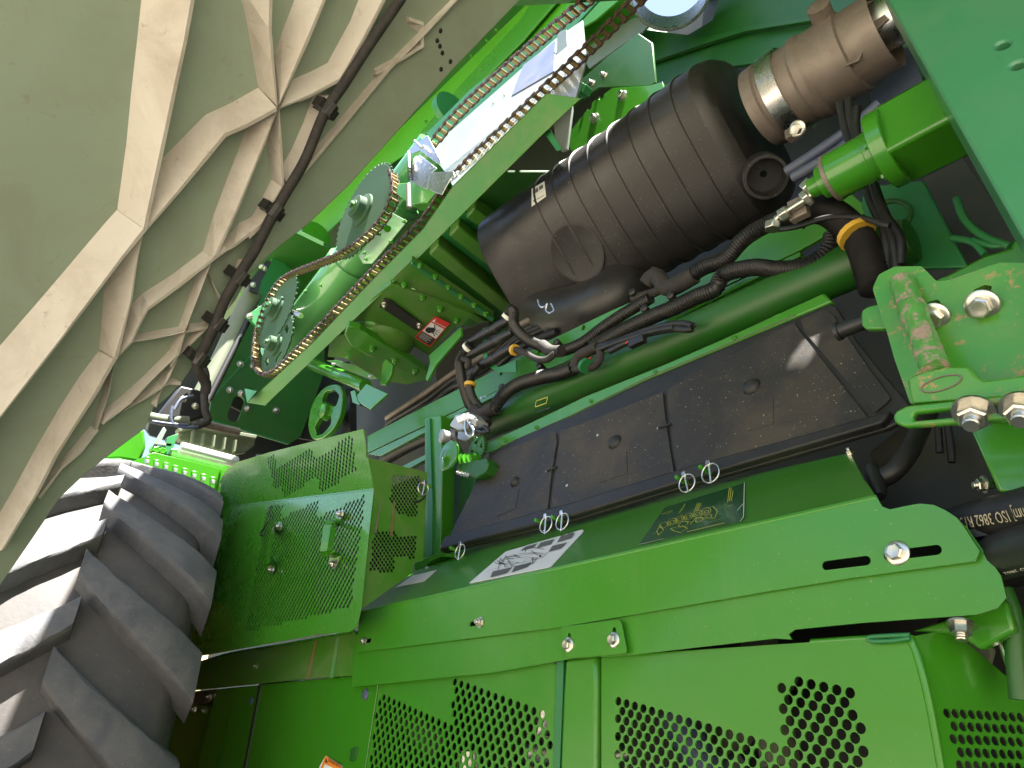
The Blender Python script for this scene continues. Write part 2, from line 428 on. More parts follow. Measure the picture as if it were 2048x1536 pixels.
# ---- the machine's inner walls, and unseen blockers added overhead to keep sun and sky out
t = thing('machine_body', 'dark inner walls of the combine behind the parts, with added light blockers above', 'machine body', (-2.5, 2.35, 0))
mk('back_wall', MB().box((-2.6, 2.45, 2.4), 8.2, .06, 4.9).v, MB().box((0, 0, 0), 1, 1, 1).f, M['shade'], t)
mk('floor_pan', MB().box((-2.6, 1.8, .42), 8.2, 1.2, .05).v, MB().box((0, 0, 0), 1, 1, 1).f, M['shade'], t)
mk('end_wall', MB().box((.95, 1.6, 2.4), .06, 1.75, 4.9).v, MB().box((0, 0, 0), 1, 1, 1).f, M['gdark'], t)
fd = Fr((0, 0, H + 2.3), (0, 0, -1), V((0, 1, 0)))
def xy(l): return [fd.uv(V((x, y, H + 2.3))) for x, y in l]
sun_blocker = [(-.2, 2.25), (-.50, 1.92), (-1.03, 1.35), (-1.38, 1.02), (-2.17, 1.0), (-3.2, 1.02), (-3.0, .82), (-2.0, .46), (-1.45, .22), (-1.45, -1.5), (1.6, -1.5), (1.6, 2.4)]
def opening(fr, px):                        # hole in the added blocker, traced back from the sun patch it makes
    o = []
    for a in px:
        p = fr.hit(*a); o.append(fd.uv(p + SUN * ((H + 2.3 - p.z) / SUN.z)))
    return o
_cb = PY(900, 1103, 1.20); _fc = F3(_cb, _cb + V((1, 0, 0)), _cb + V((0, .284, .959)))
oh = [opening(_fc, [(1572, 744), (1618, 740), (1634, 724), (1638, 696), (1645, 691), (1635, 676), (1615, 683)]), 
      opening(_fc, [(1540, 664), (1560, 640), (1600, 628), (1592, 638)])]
plate('sun_blocker', fd, xy(sun_blocker), .03, M['gdark'], t, uv=True, holes=oh, bevel=0)
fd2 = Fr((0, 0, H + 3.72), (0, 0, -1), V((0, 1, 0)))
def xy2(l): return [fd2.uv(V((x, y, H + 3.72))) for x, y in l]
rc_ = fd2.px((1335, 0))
plate('upper_blocker', fd2, xy2([(-6.8, 1.46), (1.6, 1.46), (1.6, 2.5), (-6.8, 2.5)]), .05, M['gdark'], t, uv=True, holes=[circ(rc_, .21, 32)], bevel=0)
mk('front_blocker', MB().box((-4.2, 1.7, H + 2.85), .9, 1.5, .03).v, MB().box((0, 0, 0), 1, 1, 1).f, M['gdark'], t)
# ============================================================ open side panel
pn = V((-1.3, -.5, 1)).normalized()
pf = Fr(CAM + V((-1.03, .79, 1.78)), pn, V((-.5, -.2, -.8)))
panel = thing('fibreglass_door', 'open fibreglass side panel seen from inside, pale green with beige stiffening ribs', 'side panel', pf.hit(300, 300))
outl = Q(0, '1320,-300 1040,0 905,140 780,280 697,372 615,450 560,492 520,528 495,556 472,600 444,634 420,680 393,722 362,768 330,800 306,818 290,858 262,878 205,921 160,958 120,996 60,1085 0,1172 -110,1360 -190,1500 -420,1250 -420,200 -300,-300 400,-420')
plate('skin', pf, outl, .012, M['skin'], panel, bevel=.002)
def ridge(base, crest, h=.05, far=.3):
    mb = MB(); n = len(base); vs = []
    for b, c in zip(base, crest):
        ch = pf.hit(c[0], c[1], h); bp = pf.hit(b[0], b[1], -.001)
        foot = pf.at(pf.uv(ch)); d = foot - bp
        d.normalize()
        vs += [bp, ch - d * .004 - pf.n * .0005, ch + d * .004 - pf.n * .002, foot + d * h * far - pf.n * .001]
    fs = [(4 * i + k, 4 * i + k + 1, 4 * i + k + 5, 4 * i + k + 4) for i in range(n - 1) for k in range(3)]
    fs += [(0, 3, 2, 1), (4 * n - 4, 4 * n - 3, 4 * n - 2, 4 * n - 1)]
    o = mb.add(vs, fs).out('rib', M['rib'], panel); return o
def rz(k, b, c, h=.05, far=.3): ridge(Q(k, b), Q(k, c), h, far)
rz(1, '900,-500 822,0 795,260 768,500 735,850 683,1225', '1215,-500 1130,0 1085,250 1030,500 945,900 850,1345', .06)
rz(0, '233,419 205,450 103,570 0,689 -200,925', '290,460 242,520 118,685 0,836 -200,1095', .06)
rz(1, '1510,510 1360,595 1200,670 1080,790 945,925 820,1060', '1622,640 1450,735 1320,790 1230,900 1040,1130 856,1345', .055)
rz(1, '1380,-120 1440,120 1475,320 1505,500', '1590,-120 1582,170 1600,380 1624,625', .05)
rz(1, '1790,-200 1720,0 1650,180 1605,320', '1990,-200 1900,0 1800,240 1640,600', .05)
rz(1, '1710,462 1820,415 1915,365 1950,300 2048,120 2200,-160', '1640,632 1810,560 1990,470 2040,390 2180,130 2300,-100', .04)
rz(2, '0,440 90,410 180,355 250,230 330,20 390,-120', '0,590 120,535 240,465 330,330 430,130 560,-120', .035)
rz(1, '1440,735 1390,880 1320,1060 1250,1250 1185,1470', '1612,665 1545,850 1470,1030 1385,1240 1262,1500', .045)
rz(1, '1572,700 1560,850 1585,1045', '1636,650 1645,850 1660,1095', .04)
rz(1, '1590,1040 1535,1150 1475,1260 1400,1330', '1662,1090 1600,1200 1540,1310 1460,1390', .035)
rz(1, '1830,555 1770,720 1700,880 1640,980', '1960,560 1880,740 1790,930 1680,1090', .03)
rz(1, '1475,1265 1400,1300 1330,1380 1185,1470', '1545,1310 1450,1380 1370,1440 1262,1500', .035)
rz(4, '1250,60 1180,155 1010,285 830,400 760,470 722,560 690,680', '1330,140 1258,195 1060,350 870,490 820,580 775,680 690,775', .04)
rz(4, '640,280 607,380 590,560 578,725', '835,60 805,200 770,440 680,782', .045)
rz(4, '574,735 460,890 350,1060 210,1300 80,1540 -120,1880', '674,785 560,990 425,1200 330,1350 225,1560 20,1900', .05)
rz(4, '1140,300 1110,400 1055,560', '1245,200 1175,390 1088,610', .035)
rz(4, '1200,250 1290,480 1330,380 1390,200', '1240,330 1330,490 1375,380 1440,210', .02)
rz(4, '1055,592 940,610 780,640', '1086,622 950,655 760,690', .03)
rz(4, '1030,640 990,730 955,765', '1080,645 1040,760 1000,830', .03)
rz(4, '1110,575 1170,570 1225,545', '1092,628 1180,612 1250,595', .025)
rz(4, '960,762 840,880 720,990 600,1085', '1035,770 900,900 760,1040 612,1160', .035)
rz(4, '1150,650 1100,680 1030,740', '1210,610 1120,690 1040,775', .02)
rz(4, '1000,800 960,850 925,900', '1040,790 990,880 952,950', .025)
rz(4, '925,905 850,965 720,1050', '950,950 860,1010 640,1135', .02)
rz(4, '980,900 1010,895 1045,910', '955,950 1000,930 1060,930', .015)
rz(4, '620,860 590,980 550,1120', '672,790 640,980 574,1195', .03)
rz(4, '520,1180 430,1290 320,1420 200,1560', '572,1200 470,1330 350,1440 230,1600', .02)
rz(4, '920,980 880,1040 900,1060', '955,955 930,1010 920,1060', .015)
# lip along the hinge edge
rz(2, '1010,-140 880,0 700,180 480,400 200,730 0,960 -260,1240', '1060,-140 920,0 735,190 520,410 240,750 40,990 -220,1270', .018)
rz(2, '620,140 690,190 690,260 560,330 430,400', '640,110 725,140 720,270 590,350 450,430', .014)
bolts(panel, pf, Q(2, '822,180 803,238 818,270 833,310 880,360 825,405'), .006, 'rivet', 'ink')
# ---- cable clipped along the panel edge
cab = thing('cable', 'black braided cable clipped along the edge of the open side panel', 'cable', pf.hit(650, 200, .05))
cp = [(840, -60), (800, 0), (735, 95), (690, 165), (650, 225), (610, 320), (572, 385), (545, 432), (510, 500), (478, 550), (450, 600), (432, 645), (412, 690), (395, 722), (398, 745), (412, 765), (410, 785)]
tube('sheath', [pf.hit(a, b, .06) for a, b in cp], .0115, M['tape'], cab, n=10)
for a, b in Q(1, '1885,625 1570,1220') + [(468, 549), (424, 641), (387, 711)]:
    mb = MB(); p = pf.hit(a, b, .03); q = pf.hit(a + 14, b + 6, .06)
    mb.box((p + q) / 2, .05, .022, .03, (pf.u, pf.v, pf.n)); mb.lathe(q - pf.v * .015, pf.v, [(0, .015), (.03, .015)], 10); mb.bar(p - pf.n * .03, p, .01, .02)
    mb.out('clip', M['black'], cab)

# ============================================================ big tyre
tc = V((-2.97, 0, ZL - .10)); TW0, TW1 = .31, .94; TR = .955; mid = .63
tyre = thing('tractor_tyre', 'dusty chevron-lugged tractor tyre in the lower left', 'tyre', (tc.x, mid, 0))
HW = .295
prof = [(mid - HW + .02, .60), (mid - HW + .0, .78), (mid - HW + .015, .86), (mid - HW + .035, .905)] + [(mid - HW + .055 + i * (2 * HW - .11) / 10, TR - .006 - .03 * ((i - 5) / 5) ** 2) for i in range(11)] + [(mid + HW - .035, .905), (mid + HW - .015, .86), (mid + HW, .78), (mid + HW - .02, .6)]
mb = MB().lathe((tc.x, 0, tc.z), (0, 1, 0), prof, 160, cap=False, ref=(1, 0, 0)); mb.out('carcass', M['tyre'], tyre, smooth=40)
mb = MB().lathe((tc.x, mid - .12, tc.z), (0, 1, 0), [(0, .05), (.0, .58), (.03, .62), (.30, .62), (.27, .58), (.12, .5), (.12, .05)], 64); mb.out('rim', M['yel'], tyre, smooth=40)
def lugmesh(side):
    mb = MB(); n = 16; vs = []; rg = random.Random(5 + side)
    for i in range(n + 1):
        f = i / n
        y = (-.012 + f * (HW + .030)) * side
        ang = R(14.5) * (f ** .92); wd = .084 + .045 * f
        r1 = TR + .045 - .022 * f - .030 * f ** 6; r0 = TR - .045 - .075 * f ** 4
        j = lambda: rg.uniform(-.0022, .0022)
        for (da, rr) in ((wd * .70, r0), (wd * .535, r1 - .016 + j()), (wd * .49, r1 - .005 + j()), (wd * .41, r1), (-wd * .41, r1), (-wd * .49, r1 - .005 + j()), (-wd * .535, r1 - .016 + j()), (-wd * .70, r0)):
            a = -ang + da + j(); vs.append(V((rr * math.cos(a), y, rr * math.sin(a))))
    k = 8; fs = [(i * k + q, i * k + q + 1, (i + 1) * k + q + 1, (i + 1) * k + q) for i in range(n) for q in range(k - 1)]
    fs += [tuple(range(k - 1, -1, -1)), tuple(range(n * k, n * k + k))]
    if side > 0: fs = [f[::-1] for f in fs]
    mb.add(vs, fs); return mesh_of(mb, 'lug', M['lug'], smooth=42)
LM = {1: lugmesh(1), -1: lugmesh(-1)}
for s in (1, -1):
    for i in range(23):
        a = R(360 / 23 * i + (17.6 if s > 0 else 9.5)) + R(-3)
        o = bpy.data.objects.new('lug', LM[s]); COL.objects.link(o); setp(o, tyre, (tc.x, mid, tc.z)); o.rotation_euler = (0, -a, 0)

tyre.rotation_euler.z = R(-14)
# ============================================================ lower panels (plane Y = 1)
F1 = FY(1.0)
def pxpoly(fr, k, s): return [fr.px(a) for a in Q(k, s)]
def seg_slot(fr, a, b, rpx_at, r): return slot(fr.px(a), fr.px(b), r)
# right perforated shield
rs = thing('perforated_shield', 'bright green perforated guard with large round holes at bottom right, bent at its corner', 'guard', F1.hit(1500, 1500))
zig = Q(13, '280,405 330,412 460,450 640,515 880,580 1045,640 985,570 1010,520 985,440 960,345 1120,350 1290,385 1330,470 1345,560 1385,690 1390,760 1430,900 1430,1300 280,1300')
pc = lattice(F1, *Q(13, '295,437 330,447.5 312,480'), zig)
rr = .40 * (F1.px(Q(13, '295,437')[0]) - F1.px(Q(13, '312,480')[0])).length
o13 = Q(13, '222,246 330,236 1130,182 1300,172 1552,160 1590,250 1640,450 1690,726 1740,1000 1830,1500 222,1500')
plate('front_face', F1, o13, .003, M['gclean'], rs, perf=(pc, rr, 12))
# turned-back face to the right of the fold
f0 = F1.hit(*Q(13, '1552,160')[0]); f1 = F1.hit(*Q(13, '1690,726')[0])
ff = F3(f0, f1, f0 + V((.16, .30, 0)))
side = Q(13, '1552,160 1720,128 1790,175 2048,395 2300,620 2500,1500 1830,1500 1740,1000 1690,726 1640,450 1590,250')
zig = Q(13, '1690,460 2300,470 2300,1300 1820,1300 1790,780 1745,610')
pc = lattice(ff, *Q(13, '1716,489 1752,491 1748,545'), zig)
rr = .36 * (ff.px(Q(13, '1716,489')[0]) - ff.px(Q(13, '1748,545')[0])).length
plate('return_face', ff, side, .003, M['gclean'], rs, perf=(pc, rr, 12))
fs_ = [F1.hit(a, b, -.004) for a, b in Q(13, '1552,158 1590,250 1640,450 1690,726 1740,1000 1830,1500')]
MB().sweep(spline(fs_, .02), .0055, 10).out('folded_edge', M['gclean'], rs, smooth=60)
MB().sweep(spline([F1.hit(a, b, -.004) for a, b in Q(13, '1130,182 1340,168 1480,160 1552,158')], .02), .0045, 8).out('top_edge', M['gclean'], rs, smooth=60)
tb = [F1.hit(a, b, .006) for a, b in Q(13, '1555,150 1400,158 1372,165 1390,178 1480,176 1558,164')]
MB().sweep(spline(tb, .004), .003, 8).out('wire_clip', M['gteal'], rs, smooth=60)
# middle perforated shield with its folded post
ms = thing('perforated_shield', 'green perforated guard left of the vertical post, holes stepping down in a zigzag', 'guard', F1.hit(950, 1450))
zig = Q(12, '988,440 1060,478 1300,580 1345,600 1330,520 1345,385 1480,428 1660,490 1800,540 1815,620 1800,1300 925,1300 935,760')
pc = lattice(F1, *Q(12, '1005,470 1029,481 1009,507'), zig)
rr = .41 * (F1.px(Q(12, '1005,470')[0]) - F1.px(Q(12, '1009,507')[0])).length
plate('front_face', F1, Q(12, '990,372 1140,352 1836,300 1832,600 1800,1400 830,1400 920,810'), .003, M['green'], ms, perf=(pc, rr, 10))
pf1 = FY(.992)
plate('post', pf1, Q(12, '1880,284 1975,272 2028,266 2030,420 2022,1400 1830,1400 1868,480'), .03, M['green'], ms, bevel=.006)
plate('post_flange', FY(.997), Q(12, '1838,290 1872,287 1866,480 1828,1400 1800,1400 1830,480'), .02, M['gteal'], ms)
bolts(ms, F1, Q(12, '1834,302'), .0035, 'rivet', 'ink', .001)
# plain panel at left
ps = thing('plain_shield', 'smooth dark-to-bright green plain panel beside the tyre with two round plugs', 'panel', F1.hit(600, 1450))
fp = FY(1.004)
plate('sheet', fp, Q(12, '202,428 640,384 990,356 984,372 916,810 826,1400 20,1400 100,810'), .004, M['gclean'], ps)
for a, r_ in (((919, 455), .0085), ((368, 487), .0075)):
    c = fp.hit(*Q(12, '%g,%g' % a)[0]); MB().lathe(c - fp.n * .002, fp.n, [(0, r_ * 1.5), (.004, r_ * 1.5), (.006, r_ * 1.2)], 20).out('plug', M['bluegr'], ps, smooth=40)
plate('slot_tab', fp, Q(12, '852,715 884,704 876,760 862,778 845,775'), .003, M['gdark'], ps, h0=.003)
plate('warning_label', fp, Q(12, '728,750 808,800 790,1000 640,1000 700,800'), .0006, M['white'], ps, h0=.0012, bevel=0)
patch('label_band', fp, Q(12, '728,750 808,802 804,826 714,786'), M['org'], ps, h=.0018, rad=.002)
patch('label_frame', fp, Q(12, '714,786 724,790 690,890 680,870'), M['org'], ps, h=.0016)
text('lettering', 'WARNING', fp, *Q(12, '740,781 806,813'), M['ink'], ps, h=.0024, squash=1.1)
patch('warning_triangle', fp, Q(12, '726,780 732,762 740,786'), M['ink'], ps, h=.0022)
# dark green web seen in the gap between tyre and plain panel
ws = tag(plate('frame_web', FY(1.06), Q(12, '60,470 205,440 190,560 110,900 20,1500 -250,1500 -200,470'), .01, M['green']), 'green frame web in the gap between tyre and plain panel', 'frame')
mm = thing('bracket', 'small rusty bracket with a bright stud above the plain panel by the tyre', 'bracket', FY(1.05).hit(*Q(12, '160,460')[0]))
plate('plate', FY(1.05), Q(12, '90,440 225,425 215,470 150,500 80,500'), .01, M['pipe'], mm); bolts(mm, FY(1.05), Q(12, '170,472 208,462 98,530'), .012, 'nut')

# ============================================================ long rail strip under the box
rl = thing('rail_strip', 'long green cover strip under the perforated box with faint rust streaks', 'cover strip', FY(.99).hit(600, 1300))
f99 = FY(.992)
plate('sheet', f99, Q(12, '120,300 275,250 560,205 860,152 872,160 1020,352 640,380 130,432 60,436'), .004, M['gdusty'], rl)
patch('rust_streak', f99, Q(12, '678,190 688,190 650,380 632,380'), surf('rust_stain', (.16, .13, .03), .6, dust=.4, var=.4), rl, h=.0008)
patch('dust_streak', f99, Q(12, '782,170 796,170 765,375 745,375'), surf('dust_stain', (.06, .24, .05), .55, dust=.3), rl, h=.0008)
MB().sweep(spline([f99.hit(a, b, .001) for a, b in Q(12, '120,300 275,254 560,206 865,152')], .03), .004, 8).out('rolled_edge', M['gclean'], rl, smooth=60)
bolts(rl, f99, Q(12, '394,320'), .008, 'nut')

# ============================================================ long shield: lower sheet, upper sheet, sloping top
fl = FY(.985); fu = FY(.977)
sh = thing('long_shield', 'long bright green shield across the middle with slots and a sloping decalled top', 'shield', fu.hit(1300, 1150))
low = [(708, 1300), (1122, 1240), (1550, 1160), (1931, 1051), (1962, 1095), (2001, 1150), (2013, 1195), (1995, 1216), (1954, 1229), (1720, 1246), (1590, 1259), (1577, 1268), (1583, 1279)]
low += Q(10, '2048,1395 1190,1492')
low += [(1140, 1318), (985, 1345), (704, 1374)]
sl = [slot(fl.px((1656, 1130.5)), fl.px((1728, 1122)), .007)]
plate('lower_sheet', fl, low, .003, M['green'], sh, holes=[slot(fl.px((1652, 1131)), fl.px((1732, 1121)), .0075), slot(fl.px((1770, 1113)), fl.px((1882, 1098)), .0072), slot(fl.px((942, 1248)), fl.px((966, 1244.5)), .0058), slot(fl.px((726, 1283)), fl.px((740, 1281)), .006)], bevel=0)
up = [(720, 1222), (1751, 990), (1764, 1013), (1780, 1019), (1806, 1013), (1840, 1007), (1868, 1010), (1890, 1020), (1913, 1035), (1926, 1051), (1959, 1102), (1951, 1122), (1700, 1156), (1550, 1180), (1122, 1254), (711, 1305)]
S2 = [slot(fu.px((1652, 1131)), fu.px((1732, 1121)), .0062), slot(fu.px((1777, 1111.5)), fu.px((1873, 1099.5)), .0062), slot(fu.px((942, 1248)), fu.px((966, 1244.5)), .0048), slot(fu.px((726, 1283)), fu.px((740, 1281)), .005)]
plate('upper_sheet', fu, up, .003, M['green'], sh, holes=S2, bevel=0)
# sloping top
a0 = fu.hit(720, 1222); b0 = fu.hit(1751, 990)
ft = F3(a0, b0, b0 + V((0, .23, .165)))
top = [(720, 1222), (1751, 990), (1726, 953), (1702, 905), (1560, 936), (1200, 1022), (905, 1092), (850, 1095), (745, 1150), (690, 1215)]
plate('sloping_top', ft, top, .003, M['gdark2'] if 'gdark2' in M else M['green'], sh, bevel=.0015)
MB().sweep(spline([a0 - V((0, -.003, .003)), (a0 + b0) / 2 - V((0, -.003, .003)), b0 - V((0, -.003, .003))], .05), .004, 10).out('fold', M['green'], sh, smooth=60)
fb = F1.hit(1795, 1105)
bolts(sh, fu, [(1795, 1106)], .0155, 'bolt'); bolts(sh, fu, [(961, 1245)], .011, 'nut'); bolts(sh, fu, [(730, 1282)], .01, 'nut')
bolts(sh, ft, [(1701, 908)], .009, 'nut')
# joint tab
fj = FY(.975)
jt = thing('joint_plate', 'small green joint plate with two flange bolts above the vertical post', 'plate', fj.hit(1185, 1275))
plate('plate', fj, Q(10, '795,1328 1130,1284 1148,1300 1182,1480 1060,1494 1003,1498 820,1512'), .0025, M['green'], jt,
      holes=[slot(fj.px(Q(10, '843,1378')[0]), fj.px(Q(10, '843,1400')[0]), .0042), slot(fj.px(Q(10, '1106,1346')[0]), fj.px(Q(10, '1106,1368')[0]), .0042)], rad=.006)
bolts(jt, fj, Q(10, '840,1433 1106,1404'), .0125, 'bolt')
# decals on the sloping top
MB_ = None
dw = tag(plate('instruction_label', ft, [(938, 1168), (1012, 1104), (1166, 1060), (1168, 1064), (1104, 1133), (1098, 1136)], .0008, M['white'], bevel=0, h0=.0016, rad=.006), 'white instruction label with line drawings on the sloping shield top', 'label')
def scribble(n, box, amp):
    r = random.Random(n); o = []
    for i in range(n):
        a = (r.uniform(box[0], box[2]), r.uniform(box[1], box[3])); pl = [a]
        for k in range(r.randint(2, 5)): a = (a[0] + r.uniform(-amp, amp), a[1] + r.uniform(-amp, amp) * .5); pl.append(a)
        o.append(pl)
    return o
machine = [Q(10, s) for s in ('440,960 490,920 560,905 640,900 700,905', '430,1000 440,960 480,970 560,960 640,945 690,915 720,900 690,930', '480,925 640,905', '365,1010 440,985', '570,960 610,930 660,930 640,960 590,975', '470,940 600,925 660,900', '440,975 520,955', '590,900 590,880 640,870 700,880', '500,975 560,985 600,975')]
lines('line_drawing', ft, machine + scribble(14, (*Q(10, '440,915')[0], *Q(10, '690,970')[0]), 14), .0014, M['ink'], dw, h=.003)
for s in ('400,1010 515,985 480,1020 385,1045', '530,980 630,955 600,985 510,1015', '590,865 660,845 640,870 560,890', '680,840 760,820 740,850 655,875', '800,800 880,785 860,815 775,840', '750,860 835,840 800,875 725,895'):
    patch('picture', ft, Q(10, s), M['gink'], dw, h=.003)
lines('caption', ft, [Q(10, '515,875 580,860'), Q(10, '840,790 870,783')], .004, M['ink'], dw, h=.003)
dy = tag(plate('engine_label', ft, Q(10, '1250,852 1400,640 1420,628 1870,490 1872,690 1850,715'), .0006, M['decalg'], bevel=0, h0=.0016), 'dark green clear label with a yellow engine diagram on the sloping shield top', 'label')
def ring(k, cx, cy, rx, ry, n=14, a=0.4):
    o = []
    for i in range(n + 1):
        q = 2 * math.pi * i / n; x = rx * math.cos(q); y = ry * math.sin(q); o.append((cx + x * math.cos(a) + y * math.sin(a), cy - x * math.sin(a) + y * math.cos(a)))
    return Q(k, ' '.join('%g,%g' % p for p in o))
eng = [ring(10, x, y, rx, ry) for x, y, rx, ry in ((1450, 720, 28, 18), (1495, 705, 26, 18), (1545, 690, 26, 18), (1600, 675, 26, 20), (1650, 660, 28, 20), (1400, 740, 26, 16), (1450, 722, 14, 8), (1496, 706, 14, 8), (1545, 692, 14, 8), (1600, 676, 14, 8), (1652, 662, 14, 8), (1515, 735, 30, 14), (1610, 710, 24, 12), (1665, 690, 18, 10))]
eng += [Q(10, s) for s in ('1360,775 1380,740 1400,770 1370,800 1360,775', '1340,790 1350,785', '1440,760 1470,755 1510,745 1540,760 1500,785 1460,775 1440,760', '1640,640 1690,630 1715,660 1700,700 1660,700', '1510,640 1490,670 1505,650 1525,615', '1385,675 1420,660 1450,655 1430,668 1385,675', '1555,735 1590,700 1640,700', '1430,745 1500,720 1560,720', '1580,660 1600,610', '1590,660 1610,610', '1600,655 1618,612', '1785,520 1775,605', '1796,520 1786,600', '1806,540 1796,600', '1780,630 1800,622')]
eng += [[(Q(10, '%g,%g' % (1650 + i * 14, 728 - i * 4))[0]), Q(10, '%g,%g' % (1657 + i * 14, 726 - i * 4))[0]] for i in range(7)]
lines('engine_diagram', ft, eng, .0016, M['yink'], dy, h=.0028)
lines('small_print', ft, [[Q(10, '%g,%g' % (1540 + i * 17, 780 - i * 4.1))[0], Q(10, '%g,%g' % (1551 + i * 17, 777.4 - i * 4.1))[0]] for i in range(13)], .0034, M['yink'], dy, h=.0028)
lines('label_edge', ft, [Q(10, '1872,490 1868,690 1850,718'), Q(10, '1865,615 1830,655'), Q(10, '1255,853 1400,820')], .0012, M['wht'], dy, h=.0026)
tag(plate('small_label', ft, Q(9, '1000,912 1090,850 1215,822 1150,880'), .0006, M['lbl'], bevel=0, h0=.0016), 'blank cream label at the left end of the sloping shield top', 'label')

# ============================================================ perforated box beside the tyre
BY = .9; fbx = FY(BY)
bx = thing('perforated_box', 'tall green box guard with perforated front, two handles, beside the tyre', 'guard', fbx.hit(600, 1100))
zig = Q(9, '345,505 428,480 412,556 612,460 597,552 848,435 772,1008 228,1138')
pc = lattice(fbx, *Q(9, '640,700 658.5,695.5 649.5,713.5'), zig)
rr = .35 * (fbx.px(Q(9, '640,700')[0]) - fbx.px(Q(9, '649.5,713.5')[0])).length
rr = max(rr, .003)
plate('front_face', fbx, Q(9, '98,500 360,468 890,405 858,700 826,1018 800,1112 770,1135 600,1150 60,1250 -60,1270 -40,520'), .0014, M['gpan'], bx, perf=(pc, rr, 7))
bl = fbx.hit(*Q(9, '890,405')[0]); tr_ = PX(*Q(9, '835,98')[0], bl.x)
fup = F3(bl, fbx.hit(*Q(9, '98,500')[0]), tr_)
zig = Q(9, '343,242 380,233 396,303 568,183 592,256 776,124 800,305 617,428 597,343 430,450 415,398 378,398')
pc = lattice(fup, *Q(9, '640,270 656,261 654,281'), zig)
rr = .34 * min((fup.px(Q(9, '640,270')[0]) - fup.px(Q(9, '656,261')[0])).length, (fup.px(Q(9, '640,270')[0]) - fup.px(Q(9, '654,281')[0])).length)
plate('upper_face', fup, Q(9, '98,498 110,345 135,308 180,270 360,215 835,97 862,250 890,403 360,466'), .0014, M['gpan'], bx, perf=(pc, rr, 7))
fsd = FX(bl.x)
zig = Q(9, '985,330 1125,338 1112,548 1050,535 1000,520 975,455'); zig2 = Q(9, '895,612 1000,622 1002,640 1108,650 1102,758 998,748 990,840 868,820')
sp = '1040,440 1058,440 1049,454'
pc = lattice(fsd, *Q(9, sp), zig) + lattice(fsd, *Q(9, sp), zig2)
rr = .42 * (fsd.px(Q(9, '1040,440')[0]) - fsd.px(Q(9, '1058,440')[0])).length
plate('side_face', fsd, Q(9, '838,98 850,110 850,240 1166,320 1142,772 1095,782 1090,832 828,1020 858,700 892,405 862,250'), .003, M['gdusty'], bx, perf=(pc, rr, 6))
patch('dirt_run', fsd, Q(9, '990,465 1000,465 985,650 970,640'), surf('mud_run', (.13, .1, .035), .7, dust=.5), bx, h=.001)
patch('dirt_run', fsd, Q(9, '918,480 926,470 905,620 890,640'), M['pipe'], bx, h=.001)
lines('fold', fbx, [Q(9, '360,468 890,405'), Q(9, '98,500 360,468')], .004, M['gclean'], bx, h=.0008)
plate('shade_sheet', FY(.955), Q(9, '120,520 880,425 850,700 815,1010 790,1105 60,1240 0,700'), .004, M['ink'], bx)  # added black sheets supply the dark seen through the box holes
plate('shade_sheet', Fr(fup.o - fup.n * .05, fup.n), Q(9, '150,490 150,345 380,225 825,125 880,400'), .004, M['ink'], bx)
plate('shade_sheet', FX(bl.x - .05), Q(9, '900,420 1130,330 1110,770 840,1000'), .004, M['ink'], bx)
# handles
for pts in ('412,600 385,600 372,640 345,770 378,795 372,820', '725,535 690,575 668,580 645,735 695,750 690,790'):
    q = Q(9, pts); hts = [.004, .006, .05, .05, .006, .004]
    P3 = [fbx.hit(a[0], a[1], 0) for a in q]
    h = MB().sweep(resample([fbx.hit(q[0][0], q[0][1], .004), fbx.hit(q[1][0], q[1][1], .006), fbx.hit(q[2][0], q[2][1], .05), fbx.hit(q[3][0], q[3][1], .05), fbx.hit(q[4][0], q[4][1], .006), fbx.hit(q[5][0], q[5][1], .004)], .02), .016, 4, flat=.35).out('handle', M['gclean'], bx)
    bolts(h, fbx, [q[0], q[5]], .012, 'nut', h=.009)
sb = MB().sweep(spline([fbx.hit(a, b, .012) for a, b in Q(9, '365,490 352,520 355,560 330,600 308,640 330,640')], .01), .0025, 6).out('lanyard', M['loom'], bx)
sr = MB().sweep(spline([fsd.hit(a, b, .012) for a, b in Q(9, '1118,345 1140,420 1155,440 1120,470 1090,470')], .01), .0022, 6).out('lanyard', M['loom'], bx)
# ============================================================ engine side: black cover, rails, tank
XA = V((1, 0, 0))
cb = PY(900, 1103, 1.20)
fc = F3(cb, cb + XA, cb + V((0, .284, .959)))
cover = thing('heat_shield', 'long black dusty engine cover with moulded panels, bright sun patch at its right end', 'engine cover', fc.hit(1300, 850))
cvo = [(884, 1105), (906, 1056), (949, 971), (980, 905), (1060, 866), (1143, 832), (1290, 760), (1400, 713), (1596, 632), (1650, 603), (1674, 614), (1716, 685), (1765, 745), (1818, 806), (1815, 836), (1773, 856), (1400, 963), (1157, 1037)]
plate('backing', fc, cvo, .012, M['foamb'], cover, bevel=.003)
pan = [Q(10, '150,845 215,690 300,500 395,325 770,190 778,250 745,450 722,675'), Q(10, '742,668 768,440 800,190 1398,-40 1410,80 1440,290 1470,455'),
       [(1360, 946), (1350, 900), (1338, 830), (1334, 795), (1592, 690 - 30), (1600, 670), (1660, 745), (1745, 838)], [(1612, 668), (1604, 642), (1650, 622), (1668, 632), (1718, 708), (1785, 800), (1752, 828)]]
pan[2] = Q(10, '1492,450 1462,290 1432,80 1425,-55') + [(1590, 648), (1604, 668), (1664, 745), (1742, 842)]
for p in pan: plate('panel', fc, p, .012, M['foam'], cover, h0=.005, rad=.006, bevel=.003)
for p in ('1045,345 1190,310 1195,435 1030,495', '400,560 560,520 540,640 430,690', '1870,50 2048,0 2048,150 1900,190'):
    plate('recess', fc, Q(10, p), .004, M['foam'], cover, h0=.0065, bevel=.001)
